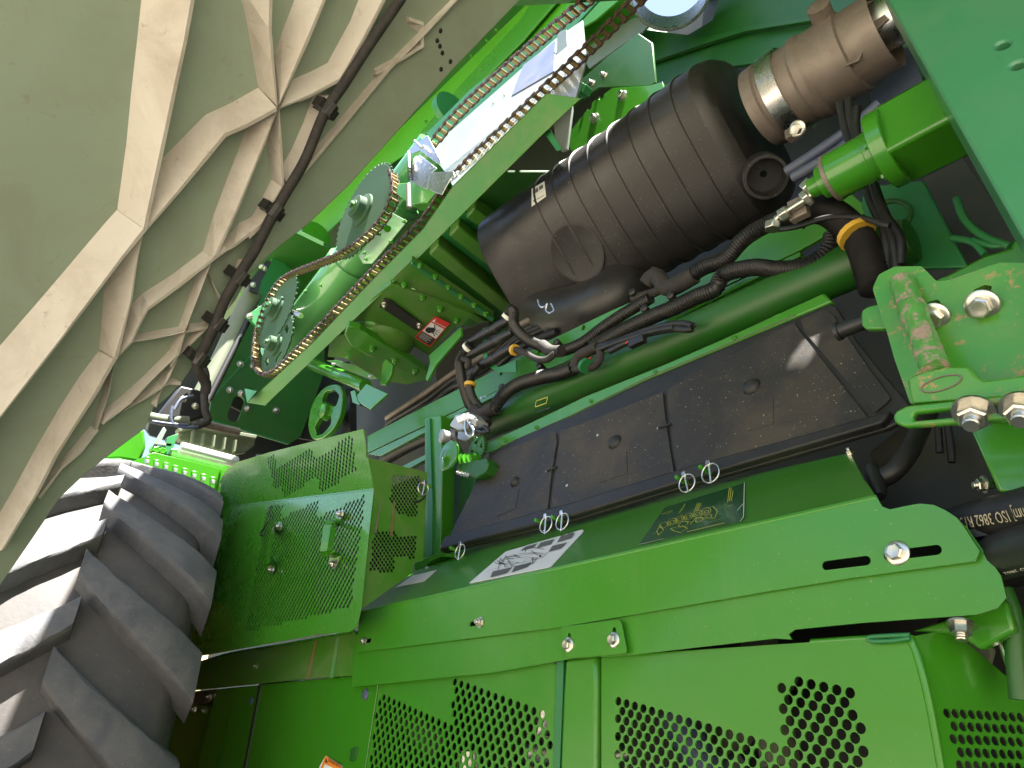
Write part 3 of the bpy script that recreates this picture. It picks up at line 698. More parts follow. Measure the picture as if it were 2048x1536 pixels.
for (a, r_) in (((1115, 250), .020), ((530, 482), .016)):
    c = fc.hit(*Q(10, '%g,%g' % a)[0], .003); MB().lathe(c - fc.n * .002, fc.n, [(0, r_), (.006, r_ * .96), (.013, r_ * .7), (.016, r_ * .3)], 20).out('dome', M['foamb'], cover, smooth=50)
c = fc.hit(*Q(7, '330,1185')[0], .003); MB().lathe(c - fc.n * .002, fc.n, [(0, .021), (.006, .02), (.013, .015), (.016, .006)], 20).out('dome', M['foamb'], cover, smooth=50)
bolts(cover, fc, Q(10, '1365,162 712,415 830,500 1010,205'), .004, 'rivet', 'zinc', .005)
for a, b in ((1365, 1440), (712, 770)):
    y0 = 162 if a == 1365 else 415
    MB().sweep([fc.hit(*Q(10, '%g,%g' % (a, y0))[0], .008), fc.hit(*Q(10, '%g,%g' % (b, y0 - 22))[0], .008)], .003, 6).out('strap', M['foamb'], cover)
lp = [fc.hit(*a, .004) for a in [(890, 1100), (1157, 1033), (1400, 958), (1773, 851), (1812, 833)]]
plate('lip', fc, [(886, 1104), (1157, 1036), (1400, 962), (1773, 855), (1790, 830), (1740, 845), (1380, 942), (1150, 1012), (898, 1078)], .02, M['foamb'], cover, h0=.016, bevel=.004)
# rail with bolts along the cover's top edge
fr_ = FY(1.30)
fl2 = thing('flange_rail', 'narrow green flange rail with bolt heads along the top of the black cover', 'rail', fr_.hit(1300, 745))
plate('rail', fr_, [(955, 893), (1032, 858), (1172, 791), (1333, 726), (1450, 675), (1647, 586), (1664, 603), (1596, 632), (1450, 693), (1290, 760), (1143, 833), (975, 907)], .02, M['green'], fl2, bevel=.004)
bolts(fl2, fr_, Q(6, '1575,835 1135,1032 765,1212 555,1302') + Q(7, '222,872'), .007, 'nut', 'gclean')
MB().sweep([fr_.hit(*a, .002) for a in ((1000, 893), (1143, 830), (1290, 757), (1450, 690), (1590, 630))], .0014, 6).out('seal_edge', M['khaki'], fl2)
# dark tank body
tk = thing('round_tank', 'dark green round tank lying along the machine above the black cover', 'tank', (-1.2, 1.43, H + 1.03))
MB().lathe((-1.90, 1.42, H + 1.02), XA, [(0, .02), (.004, .045), (.02, .053), (1.44, .053), (1.46, .045), (1.464, .02)], 40).out('body', M['gdark'], tk, smooth=40)
pl = thing('data_label', 'small yellow framed label on the dark round tank', 'label', FY(1.362).hit(1083, 805))
lines('frame', FY(1.362), [Q(6, '755,1050 762,1030 838,1005 830,1045 755,1072 755,1050')], .003, M['yink'], pl)
lines('small_print', FY(1.362), [Q(6, '765,1106 790,1097'), Q(6, '797,1095 812,1090'), Q(6, '820,1087 850,1077')], .004, M['ink'], pl)
# frame rail
f15 = FY(1.5)
ra = thing('frame_rail', 'long green frame rail carrying the black wiring looms', 'frame rail', f15.hit(1100, 720))
plate('web', f15, [(735, 905), (735, 872), (850, 812), (967, 752), (1100, 680), (1216, 624), (1275, 598), (1410, 528), (1560, 452), (1700, 385), (1740, 420), (1600, 500), (1450, 572), (1348, 622), (1216, 684), (1120, 728), (1014, 772), (862, 845)], .012, M['green'], ra,
      holes=[circ(f15.px(a), .009, 12) for a in Q(6, '1080,530 520,840 598,798 775,703')])
plate('lower_flange', FY(1.478), [(735, 908), (862, 848), (1014, 772), (1120, 730), (1216, 688), (1348, 625), (1450, 575), (1600, 503), (1600, 512), (1450, 588), (1348, 640), (1260, 672), (1143, 722), (1076, 748), (979, 798), (862, 858), (760, 912)], .02, M['gclean'], ra, bevel=.004)
bolts(ra, f15, Q(6, '405,1020') + Q(9, '1008,183 1128,118'), .013, 'nut', h=.002)
# corner post, bolted wall, shelf
f13 = FY(1.30)
po = thing('corner_post', 'vertical green post with bolted wall left of the black cover', 'post', f13.hit(868, 980))
plate('post', f13, Q(9, '1150,40 1232,25 1242,300 1228,745 1130,770 1150,330'), .05, M['green'], po, bevel=.003)
plate('post_edge', FY(1.292), Q(9, '1158,50 1176,40 1190,500 1185,745 1168,750 1160,400'), .01, M['gteal'], po)
plate('wall', FY(1.38), Q(9, '1225,25 1300,150 1420,330 1380,500 1290,715 1200,760'), .01, M['gdark'], po)
bolts(po, FY(1.38), Q(9, '1256,375 1256,465 1262,602') + Q(10, '118,487 118,590 127,748'), .012, 'nut', 'gclean')
plate('shelf', FY(1.20), Q(9, '1095,800 1100,783 1222,728 1350,742 1340,756 1230,752 1180,775 1110,840'), .05, M['gclean'], po, bevel=.002)
bolts(po, FY(1.2), Q(9, '1203,810 1165,812'), .007, 'nut')
bp = thing('black_pipe', 'black pipe behind the perforated box under the frame rail', 'pipe', FY(1.6).hit(800, 890))
tube('pipe', [PY(*a, 1.62) for a in ((740, 940), (800, 900), (870, 868), (940, 850))], .03, M['hose'], bp)
tag(plate('cross_brace', FY(1.45), Q(9, '1010,300 1160,225 1160,250 1060,305'), .02, M['gclean']), 'short green brace between perforated box and corner post', 'brace')

# ============================================================ linch pins
def linch(name_lab, px, py, fr, r_, tilt, first=[None]):
    c = fr.hit(px, py, .03)
    t = thing('linch_pin', name_lab, 'linch pin', c, 'linch pins along the bottom of the black cover')
    u = fr.u; v = (fr.v * math.cos(tilt) + fr.u * math.sin(tilt))
    w_ = v.cross(fr.n)
    MB().sweep([c + (w_ * math.cos(q) + v * math.sin(q)) * r_ for q in [2 * math.pi * k / 36 for k in range(36)]], .0017, 8, closed=True).out('ring', M['steel'], t, smooth=60)
    MB().sweep([c - v * r_ * 1.2 + fr.n * .002, c + v * r_ * .7 + fr.n * .002], .0022, 8).out('pin', M['steel'], t, smooth=60)
    MB().box(c + v * r_ * 1.0 + fr.n * .002, .010, .009, .012, (w_, fr.n, v)).out('head', M['steel'], t, bevel=.0015)
    MB().lathe(fr.hit(px, py, .0), fr.n, [(0, .005), (.033, .005), (.035, .004)], 12).out('stud', M['gclean'], t, smooth=40)
fp_ = Fr(cb - V((0, .02, 0)), (0, -1, .1))
linch('ring pin, right one of the pair below the domed black panel', 1421, 946, fp_, .0195, -.12)
linch('ring pin, left one of the pair below the domed black panel', 1374, 966, fp_, .0185, -.25)
linch('ring pin, right one of the pair above the white instruction label', 1124.5, 1043, fp_, .0195, -.05)
linch('ring pin, left one of the pair above the white instruction label', 1092, 1049, fp_, .0195, -.05)
linch('lone ring pin at the lower left corner of the black cover', 920, 1103, fp_, .0195, 0)
linch('ring pin on the side of the perforated box', *Q(9, '1143,402')[0], FX(bl.x), .016, .1)

# ============================================================ socket and winch by the post
f12 = FY(1.24)
sk = thing('trailer_socket', 'grey metal cable socket with round cap, clamped beside the post', 'socket', f12.hit(915, 855))
plate('body', f12, Q(10, '140,150 178,85 252,68 300,112 285,155 200,180'), .05, M['grey'], sk, bevel=.004)
plate('cover', FY(1.228), Q(10, '175,100 245,72 262,105 190,135'), .02, M['white'], sk, bevel=.003)
c = FY(1.215).hit(*Q(10, '113,215')[0])
MB().lathe(c, (-.3, -1, -.1), [(-.03, .018), (0, .02), (.003, .022), (.01, .022), (.013, .018)], 24).out('cap', M['grey'], sk, smooth=40)
plate('hinge', FY(1.222), Q(10, '145,165 175,180 172,245 150,250'), .012, M['loom'], sk)
MB().sweep(spline([f12.hit(*a, .006) for a in Q(10, '235,90 240,190 275,215 285,180 270,150 250,120')], .006), .004, 8).out('bail', M['steel'], sk, smooth=60)
plate('back_plate', FY(1.27), Q(10, '170,190 280,160 290,215 230,240 185,225'), .02, M['grey'], sk, bevel=.003)
tube('cable', [f12.hit(*a) for a in Q(10, '265,150 310,165 350,160 370,182 340,190 300,180')], .007, M['loom'], sk, corr=.005)
wn = thing('spool_winch', 'small green cable winch with round disc, gear and four studs under the grey socket', 'winch', f12.hit(905, 915))
c = FY(1.20).hit(*Q(10, '135,325')[0]); rw = (FY(1.20).px(Q(10, '135,325')[0]) - FY(1.20).px(Q(10, '150,238')[0])).length
MB().lathe(c, (0, -1, 0), [(-.006, rw), (0, rw), (.002, rw * .96), (.004, rw * .5), (.010, rw * .3), (.012, rw * .1)], 36).out('disc', M['gclean'], wn, smooth=30)
gq = FY(1.25); gc = gq.px(Q(10, '300,285')[0]); gr = (gq.px(Q(10, '300,285')[0]) - gq.px(Q(10, '300,215')[0])).length
gout = []
for k in range(26):
    q = 2 * math.pi * k / 26
    for da, rr_ in ((-.07, .9), (-.03, 1.05), (.03, 1.05), (.07, .9)): gout.append((gc[0] + gr * rr_ * math.cos(q + da), gc[1] + gr * rr_ * math.sin(q + da)))
plate('gear', gq, gout, .012, M['gdark'], wn, uv=True, holes=[[gc + V((gr * .3 * math.cos(q + .2), gr * .3 * math.sin(q + .2))), gc + V((gr * .72 * math.cos(q - .2), gr * .72 * math.sin(q - .2))), gc + V((gr * .72 * math.cos(q + .6), gr * .72 * math.sin(q + .6)))] for q in (0, 1.57, 3.14, 4.71)])
plate('base', FY(1.225), Q(10, '190,370 360,340 372,375 350,430 300,460 185,410'), .04, M['gdark'], wn, bevel=.004)
for k in range(4): MB().lathe(FY(1.24).hit(*Q(10, '%g,355' % (215 + k * 26))[0]), V((1, 0, .15)), [(0, .02), (.008, .02)], 16).out('coil', M['gclean'], wn)
bolts(wn, FY(1.224), Q(10, '196,425 214,432 232,435 250,440'), .0065, 'nut')

# ============================================================ air cleaner
AC = V((0, 1.61, H + 1.77)); ar = .25
ac = thing('air_cleaner', 'large black ribbed air cleaner canister lying along the machine', 'air cleaner', (-1.4, 1.61, H + 1.77))
ea = V((0, -AC.y, -(AC.z - H))).normalized(); eb = V((0, -ea.z, ea.y))     # flattened section, its flat side towards the lens
def sec(q):
    cc, ss = math.cos(q), math.sin(q); k = (abs(cc) ** 3.4 + abs(ss) ** 3.4) ** (-1 / 3.4); return ea * (cc * k * .80) + eb * (ss * k)
def canister(name, prof, mat, cap=True):
    n = 84; vs = []; fs = []
    for x, r in prof: vs += [V((x, AC.y, AC.z)) + sec(2 * math.pi * k / n) * r for k in range(n)]
    for i in range(len(prof) - 1): fs += [(i * n + k, i * n + (k + 1) % n, (i + 1) * n + (k + 1) % n, (i + 1) * n + k) for k in range(n)]
    if cap: fs += [tuple(range(n - 1, -1, -1)), tuple(range((len(prof) - 1) * n, len(prof) * n))]
    return MB().add(vs, fs).out(name, mat, ac, smooth=26)
ar = .258
pr = [(-1.90, .20), (-1.90, .236), (-1.892, .244), (-1.88, ar), (-1.60, ar)]
for i in range(8):
    x = -1.56 + i * .085; pr += [(x - .005, ar), (x - .0025, ar + .0045), (x + .0025, ar + .0045), (x + .005, ar)]
pr += [(-.90, ar), (-.875, .238), (-.86, .21), (-.855, .15)]
canister('canister', pr, M['black'])
def oncyl(px, py, off=0):
    d = ray(px, py).normalized(); k = 1.5
    while k < 3.6:
        p = CAM + d * k; r = p - AC; a = r.dot(ea) / .8; b = r.dot(eb)
        if (abs(a) ** 3.4 + abs(b) ** 3.4) ** (1 / 3.4) < ar + off: return p
        k += .0008
    return CAM + d * 2.5
dc_ = oncyl(1153, 506); MB().lathe(dc_ - ea * .004, ea, [(0, .110), (.006, .108), (.0065, .100), (.0055, .096), (.0055, .005)], 48).out('ghost_disc', M['black'], ac, smooth=35)  # added disc in place of a lens ghost circle
def cylpatch(name, k, q4, mat, off):
    q = Q(k, q4); n = 6; vs = []
    for i in range(n + 1):
        for j in range(n + 1):
            a = (V(q[0]) * (1 - j / n) + V(q[1]) * (j / n)) * (1 - i / n) + (V(q[3]) * (1 - j / n) + V(q[2]) * (j / n)) * (i / n)
            vs.append(oncyl(a[0], a[1], off))
    return mk(name, vs, [(i * (n + 1) + j, i * (n + 1) + j + 1, (i + 1) * (n + 1) + j + 1, (i + 1) * (n + 1) + j) for i in range(n) for j in range(n)], mat, ac, smooth=40)
cylpatch('label', 2, '1355,1105 1430,1060 1440,1150 1355,1210', M['lbl'], .001)
for s in ('1365,1170 1380,1160 1380,1176 1366,1184', '1370,1110 1392,1096 1394,1120 1372,1134', '1398,1092 1420,1078 1422,1100 1400,1114', '1385,1165 1430,1138 1430,1142 1386,1170'): cylpatch('label_print', 2, s, M['gink'], .0018)
for q in ('1150,1265 1140,1310 1165,1300 1150,1340 1175,1370', '1185,1270 1170,1255 1150,1270'):
    MB().sweep(spline([PY(*a, 1.5) for a in Q(2, q)], .008), .003, 6).out('spring_clip', M['steel'], ac)
for q in ('770,340 785,385 820,385 835,365', '860,365 880,410 850,430 825,410 830,380'):
    MB().sweep(spline([PY(*a, 1.4) for a in Q(6, q)], .006), .0028, 6).out('spring_clip', M['steel'], ac)
# dust outlet spout
sp = oncyl(*Q(3, '790,840')[0], -.03); ax = (PY(*Q(3, '848,915')[0], 1.385) - sp).normalized()
MB().lathe(sp, ax, [(-.03, .06), (.03, .06), (.085, .062), (.088, .060), (.088, .052), (.0, .05), (.0, .01)], 32, cap=False).out('dust_spout', M['black'], ac, smooth=35)
# intake elbow underneath
tube('intake_elbow', [PY(1062, 560, 1.72), PY(1078, 606, 1.66), PY(1115, 628, 1.62), PY(1170, 622, 1.61), PY(1225, 600, 1.62), PY(1258, 570, 1.68)], .10, M['black'], ac, n=28, step=.014)
# exhaust pipe with clamp
ex = thing('exhaust_pipe', 'dull brown steel exhaust pipe with bright clamp band, end crumpled', 'exhaust pipe', (-.6, 1.55, H + 1.77))
c0 = V((0, 1.56, H + 1.775))
MB().lathe(c0, XA, [(-.80, .10), (-.80, .122), (-.765, .124), (-.76, .117), (-.66, .117), (-.65, .124), (-.63, .124), (-.62, .117), (-.52, .117), (-.515, .108), (-.43, .105)], 48, cap=False).out('pipe', M['pipe'], ex, smooth=28)
MB().lathe(c0, XA, [(-.745, .118), (-.745, .1275), (-.695, .1275), (-.695, .118)], 48, cap=False).out('clamp', M['steel'], ex, smooth=28)
MB().lathe(c0 + V((.02, .0, .02)), XA, [(-.50, .02), (-.50, .07), (-.2, .07), (-.2, .02)], 32).out('inner_tube', M['steel'], ex, smooth=28)
MB().lathe(c0 + V((-.56, -.02, .05)), (.2, -1, .2), [(.05, .03), (.12, .03), (.125, .02)], 16).out('port', M['pipe'], ex, smooth=30)
bolt(ex, PY(*Q(3, '955,622')[0], 1.46), (-.1, -.8, -.6), .022, 'bolt'); 
MB().box(PY(*Q(3, '945,640')[0], 1.475), .05, .03, .03).out('lug', M['pipe'], ex, bevel=.004)
plate('heat_flap', FY(1.50), Q(3, '1130,90 1250,10 1330,0 1390,90 1290,180 1250,290 1160,330 1145,200'), .006, M['pipe'], ex, holes=[circ(FY(1.5).px(Q(3, '1210,70')[0]), .012, 10)])

# hydraulic motor
hm = thing('hydraulic_motor', 'green cylindrical motor with round flange on a square tube by the big beam', 'motor', (-.4, 1.2, H + 1.075))
hc = V((0, 1.2, H + 1.078))
MB().lathe(hc, XA, [(-.535, .012), (-.535, .02), (-.51, .022), (-.51, .034), (-.495, .036), (-.49, .044), (-.487, .048), (-.41, .048), (-.408, .05), (-.39, .05)], 32).out('body', M['gclean'], hm, smooth=30)
MB().lathe(hc, XA, [(-.39, .05), (-.39, .074), (-.388, .077), (-.362, .077), (-.36, .074), (-.36, .03)], 40).out('flange', M['gclean'], hm, smooth=30)
MB().lathe(hc, XA, [(-.492, .046), (-.492, .0495), (-.484, .0495), (-.484, .046)], 32, cap=False).out('rust_ring', M['pipe'], hm)
MB().box(hc + V((-.17, 0, 0)), .40, .115, .115).out('square_tube', M['gclean'], hm, bevel=.008)
for k in range(6):
    q = 2 * math.pi * k / 6 + .4; bolt(hm, hc + V((-.39, .064 * math.cos(q), .064 * math.sin(q))), (-1, 0, 0), .009, 'bolt', 'gclean')
ft_ = thing('hose_fitting', 'bright plated elbow fitting with nuts leading off the green motor', 'fitting', PY(1560, 430, 1.2))
q = Q(3, '1030,930 1000,960 960,985 890,1030 850,1060 832,1095')
MB().sweep(spline([PY(*a, 1.2) for a in q], .006), .007, 10).out('pipe', M['zinc'], ft_, smooth=60)
for a, b, s in (((1025, 880), (985, 920), .016), ((1010, 945), (985, 968), .018), ((910, 1020), (870, 1045), .015), ((835, 1075), (832, 1110), .017)):
    A = PY(*Q(3, '%g,%g' % a)[0], 1.195); B = PY(*Q(3, '%g,%g' % b)[0], 1.195)
    MB().lathe(A, B - A, [(0, s), ((B - A).length, s)], 6).out('nut', M['zinc'], ft_, bevel=.002)
MB().box(PY(*Q(3, '960,1010')[0], 1.22), .04, .02, .05).out('block', M['pipe'], ft_, bevel=.003)

# big beam, upper right
A = PY(1775, 0, 1.12); B = PY(2048, 480, .93)
fbm = F3(A, B, PY(2048, 60, 1.06))
bm = thing('big_beam', 'wide green box beam crossing the upper right corner with two bolt holes', 'beam', fbm.hit(1990, 200))
bo = plate('face', fbm, [(1752, -40), (2330, -40), (2330, 980), (2048, 480)], .10, M['gbeam'], bm, bevel=.012,
      holes=[[fbm.px((2005 + 16 * math.cos(q) , 90 + 8 * math.sin(q) - 4 * math.cos(q))) for q in [2 * math.pi * k / 14 for k in range(14)]], [fbm.px((2036 + 17 * math.cos(q), 130 + 8 * math.sin(q) - 4 * math.cos(q))) for q in [2 * math.pi * k / 14 for k in range(14)]]])
wp = tag(plate('support_plate', FY(1.45), Q(3, '1270,900 1560,870 1780,1290 1300,1300 1330,1150 1260,1000'), .012, M['gteal'], bevel=.004), 'pale teal green support plate below the square tube', 'plate')
dk = thing('cable_tangle', 'dark recess with green wires looping behind the big beam', 'wiring', PY(1930, 420, 1.5))
plate('recess', FY(1.6), Q(3, '1560,860 1750,760 2048,1180 2100,1400 1780,1300'), .01, M['shade'], dk)  # dark sheet standing in for shade behind the wires
for q, m_, r_ in (('1700,1150 1800,1170 1860,1230', 'gteal', .007), ('1720,960 1760,1060 1850,1140 1980,1190', 'gteal', .008), ('1360,980 1440,970 1500,1010 1480,1080 1420,1110', 'gdark', .006), ('1800,1160 1900,1190 1960,1180', 'gteal', .006)):
    tube('wire', [PY(*a, 1.42) for a in Q(3, q)], r_, M[m_], dk)
# rusty bracket with pin
fb9 = FY(.95)
bk = thing('pivot_bracket', 'chipped green pivot bracket with rusty cross pin and three flange bolts at the right', 'bracket', fb9.hit(1900, 680))
plate('back_plate', fb9, Q(7, '1090,560 1130,470 1230,420 1400,418 1450,468 1490,512 1600,508 1800,425 1900,395 2048,398 2300,390 2300,1200 1330,1290 1280,1150 1230,1010 1180,830 1160,780'), .014, M['grust'], bk, bevel=.004, rad=.004,
      holes=[[fb9.px(a) for a in Q(7, '1718,622 1728,568 1800,535 1845,545 1835,600')], [fb9.px(a) for a in Q(7, '1415,690 1440,645 1500,628 1520,645 1510,685')]])
plate('front_lug', FY(.885), Q(7, '1308,1150 1340,1110 1420,1078 1560,1050 1680,1050 1720,1075 1750,1115 1800,1140 2300,1070 2300,1215 1335,1284'), .012, M['grust'], bk, bevel=.003)
plate('slotted_plate', FY(.875), Q(7, '1215,1370 1240,1330 1300,1300 1340,1293 2300,1192 2300,1360 1300,1432 1235,1410'), .012, M['grust'], bk, bevel=.003,
      holes=[slot(FY(.875).px(Q(7, '1370,1368')[0]), FY(.875).px(Q(7, '2060,1300')[0]), .005)])
plate('side_lug', FY(.97), Q(7, '1015,720 1030,690 1060,672 1150,650 1200,800 1150,815 1045,815 1022,790'), .012, M['grust'], bk, bevel=.003)
pa = FY(.945).hit(*Q(7, '1275,520')[0]); pb = FY(.890).hit(*Q(7, '1490,1075')[0]); ln = (pb - pa)
prn = [(0, .0165)]; L_ = ln.length
for k in range(1, 24): prn.append((L_ * k / 24, .0165 + (.0018 if k in (8, 9, 10) else 0) - (.0008 if k % 3 == 0 else 0)))
prn.append((L_, .0165))
MB().lathe(pa, ln, prn, 24).out('pin', surf('rusty_pin', (.09, .3, .06), .45, metal=.3, rust=.47, rcol=(.3, .22, .17), rscale=60, bmp=.3), bk, smooth=50)
c = FY(.872).hit(*Q(7, '1520,1160')[0]); MB().sweep([FY(.884).at(FY(.884).px(Q(7, '1523,1160')[0]) + V((.0225 * math.cos(q), .0085 * math.sin(q)))) for q in [2 * math.pi * k / 24 for k in range(24)]], .001, 6, closed=True).out('weld_ring', M['pipe'], bk)
for a, s in (((1785, 665), .0205), ((1485, 735), .0185)):
    bolt(bk, FY(.945).hit(*Q(7, '%g,%g' % a)[0], .001), (-.12, -.75, -.65), s)
bolt(bk, FY(.872).hit(*Q(7, '1730,1335')[0]), (-.05, -.6, -.85), .022, 'nut'); bolt(bk, FY(.872).hit(*Q(7, '2030,1310')[0]), (-.05, -.6, -.85), .021, 'nut')
tg = thing('hose_end', 'short black ribbed hose end poking out left of the rusty bracket', 'hose', FY(.99).hit(1680, 655))
e0 = FY(1.0).hit(*Q(7, '1010,780')[0]); e1 = FY(1.0).hit(*Q(7, '862,835')[0])
MB().lathe(e0, e1 - e0, [(-.03, .012), (.0, .012), ((e1 - e0).length * .8, .012), ((e1 - e0).length * .85, .0145), ((e1 - e0).length, .0145), ((e1 - e0).length, .009)], 20).out('nozzle', M['hose'], tg, smooth=35)
# right edge: green plates, big hoses
tag(plate('side_plate', FY(1.0), [(1934, 845), (2200, 835), (2200, 990), (1996, 984)], .012, M['gclean'], bevel=.004), 'plain green plate under the slotted plate at the right edge', 'plate')
tag(plate('curved_cover', FY(1.15), Q(7, '1480,500 1560,470 1800,345 1960,300 1990,215 2048,200 2300,200 2300,480 1800,450 1600,520 1500,540'), .02, M['gclean'], bevel=.006), 'green curved cover behind the top of the rusty bracket', 'cover')
tag(plate('recess_shade', FY(1.32), [(1740, 905), (1830, 830), (1900, 760), (2250, 700), (2250, 1500), (1900, 1400), (1800, 1200)], .01, M['shade']), 'dark sheet in place of the shaded recess behind the hoses at the right edge', 'recess')  # flat dark sheet, coloured to stand in for the recess's shade
def wrap(o, pts, r):                        # lay lettering round the hose it is printed on
    P = spline([PY(*p) for p in pts], .01); w0 = WL[o.name]
    for v in o.data.vertices:
        p = w0 + v.co; i = min(range(1, len(P) - 1), key=lambda k: (P[k] - p).length_squared)
        tg_ = (P[i + 1] - P[i - 1]).normalized(); q = P[i] + tg_ * (p - P[i]).dot(tg_)
        v.co = q + (p - q).normalized() * (r + .0012) - w0
def bighose(lab, pts, r, m='hose'):
    t = thing('hydraulic_hose', lab, 'hose', PY(*pts[0])); tube('sleeve', [PY(*p) for p in pts], r, M[m], t, n=20); return t
h1 = bighose('thick black hose with printed lettering, upper of two at the right edge', [(1840, 1075, 1.15), (1930, 1050, 1.05), (2048, 1022, .98), (2300, 960, .86)], .026)
wrap(text('lettering', 'mm] ISO 3862 R15', F3(PY(1920, 1045, 1.012), PY(2060, 1020, .938), PY(1920, 1045, 1.012) + V((0, 0, .1))), *Q(11, '2095,612 1655,684'), M['hink'], h1, squash=1.25), [(1840, 1075, 1.15), (1930, 1050, 1.05), (2048, 1022, .98), (2300, 960, .86)], .026)
h2 = bighose('thick black hose with white lettering, lower of two at the right edge', [(1900, 1160, 1.15), (1960, 1128, 1.06), (2048, 1098, .98), (2300, 1040, .86)], .027)
wrap(text('lettering', 'ISO 3862', F3(PY(1950, 1125, 1.03), PY(2060, 1100, .935), PY(1950, 1125, 1.03) + V((0, 0, .1))), *Q(11, '2065,1030 1912,1048'), M['wht'], h2, squash=1.1), [(1900, 1160, 1.15), (1960, 1128, 1.06), (2048, 1098, .98), (2300, 1040, .86)], .027)
h3 = bighose('black hose with elbow dropping behind the slotted plate to the shield', [(1870, 800, 1.22), (1842, 855, 1.18), (1818, 905, 1.14), (1785, 945, 1.12), (1752, 962, 1.12)], .0145)
MB().lathe(PY(*Q(11, '1085,355')[0], 1.12), PY(*Q(11, '1120,480')[0], 1.1) - PY(*Q(11, '1085,355')[0], 1.12), [(0, .008), (.02, .012), (.06, .012), (.07, .008)], 14).out('elbow', M['hose'], h3, smooth=40)
for i, (q, r_) in enumerate((('1500,80 1510,180 1515,270', .006), ('1560,80 1580,200 1590,330', .006))):
    bighose(('thin grey hose hanging in the black recess, left one', 'thin grey hose hanging in the black recess, right one')[i], [(*a, 1.28) for a in Q(11, q)], r_)
bolt(tag(plate('tab', FY(1.02), Q(11, '1770,455 1850,440 1860,490 1790,500'), .006, M['gdark']), 'small dark tab with plated nut under the green side plate', 'tab'), FY(1.02).hit(*Q(11, '1800,470')[0], .003), (-.7, -.6, -.1), .011, 'nut')
gb = thing('lower_bracket', 'green plate with plated bolt hanging below the right end of the long shield', 'bracket', FY(1.03).hit(1930, 1250))
plate('plate', FY(1.03), [(1820, 1262), (1940, 1226), (2012, 1200), (2030, 1260), (1960, 1300), (1915, 1268)], .02, M['gclean'], gb, bevel=.004)
bolt(gb, FY(1.0).hit(*Q(11, '1648,1355')[0]), (0, -.35, -.95), .016, 'nut')
lk = thing('latch_link', 'curved dark green link rod at the lower right edge', 'link', PY(2020, 1260, 1.05))
tube('rod', [PY(*a, 1.06) for a in ((2005, 1180), (2022, 1225), (2030, 1290), (2040, 1400))], .012, M['gdark'], lk); tube('spring_rod', [PY(*a, 1.08) for a in ((1990, 1240), (2010, 1290), (2035, 1360))], .008, M['steel'], lk)
tag(plate('gusset', FY(1.12), [(1900, 1262), (1955, 1240), (1985, 1300), (1975, 1340), (1940, 1300)], .012, M['khaki']), 'olive gusset behind the hanging bolt at lower right', 'gusset')
# ============================================================ wiring looms
def loom(lab, runs, tapes=(), group=None):
    p0 = runs[0][0][0]
    t = thing('wiring_loom', lab, 'wiring loom', PY(*p0), group)
    for pts, r, kind in runs:
        P = [PY(*p) for p in pts]
        r *= 1.75 if kind == 'c' else 1.35
        if kind == 'c': tube('conduit', P, r, M['loom'], t, n=12, corr=.0075, depth=.16)
        else: tube('wrap' if kind == 't' else 'hose', P, r, M['tape' if kind == 't' else 'hose'], t, n=10)
    for (a, b, y, r, m_) in tapes:
        A = PY(*a, y); B = PY(*b, y); MB().lathe((A + B) / 2, B - A, [(-.006, r * 1.75), (.006, r * 1.75)], 16).out('tape_band', M[m_], t, smooth=40)
    return t
def q6(s, y): return [(*a, y) for a in Q(6, s)]
def q3(s, y): return [(*a, y) for a in Q(3, s)]
loom('thick corrugated black loom along the round tank, from the tee junction by the socket', [
    (q6('430,1100 470,1075 540,985 620,925 720,888 820,862 920,842 1015,805', 1.335), .0125, 'c'),
    (q6('330,1090 380,1130 430,1100 480,1075', 1.335), .017, 't'), (q6('360,1120 400,1150 420,1190', 1.335), .014, 't'),
    (q6('1015,805 1045,730 1110,690 1180,660', 1.325), .011, 't'), (q6('1015,812 1140,800 1195,740 1190,660', 1.325), .008, 't'),
    (q6('1160,665 1300,628 1440,575 1560,535 1700,505 1790,505 1838,530 1790,545 1690,540 1480,585 1260,690', 1.325), .0065, 'h'),
    (q6('1180,680 1330,625 1470,580 1600,545 1700,530', 1.32), .006, 'h')],
    [(Q(6, '1080,780')[0], Q(6, '1110,800')[0], 1.31, .012, 'gteal')])
for s, m_ in (('1080,760 1120,740 1135,735', 'redw'), ('1370,640 1395,615 1430,605', 'redw')):
    tube('wire', [PY(*a) for a in q6(s, 1.312)], .0022, M[m_], bpy.data.objects['wiring_loom'])
MB().box(PY(*Q(6, '1450,625')[0], 1.31), .05, .02, .022).out('connector', M['loom'], bpy.data.objects['wiring_loom'], bevel=.003)
loom('long corrugated black loom running right along the rail and curling down behind the green plate', [
    (q6('1150,660 1300,575 1400,523 1550,455 1700,392 1850,320 1980,265', 1.385)[:] + q3('600,1325 740,1292 850,1302 960,1295 1050,1262 1105,1205 1128,1130', 1.385), .0125, 'c')])
loom('corrugated black loom from the connector bracket up past the air cleaner to the motor fittings', [
    (q6('890,692 960,682 1080,630 1200,540 1330,452 1430,392 1540,325', 1.40), .0105, 'c'),
    (q6('1510,235 1570,170 1640,250 1700,250 1840,170', 1.40), .018, 't'), (q6('1420,330 1540,300 1640,250', 1.40), .010, 't'),
    (q6('1800,185 1900,120 2048,60', 1.40) + q3('700,1150 830,1075 960,1032', 1.38), .0125, 'c')],
    [(Q(6, '1825,120')[0], Q(6, '1850,180')[0], 1.395, .0, 'yel')])
loom('fattest corrugated black loom with a yellow ring, dropping behind the rusty bracket', [
    (q3('950,1045 1010,1010 1100,1020 1190,1085 1260,1170 1300,1280 1335,1400', 1.30), .019, 'c')],
    [(Q(3, '1225,1120')[0], Q(3, '1250,1150')[0], 1.29, .0215, 'yel')])
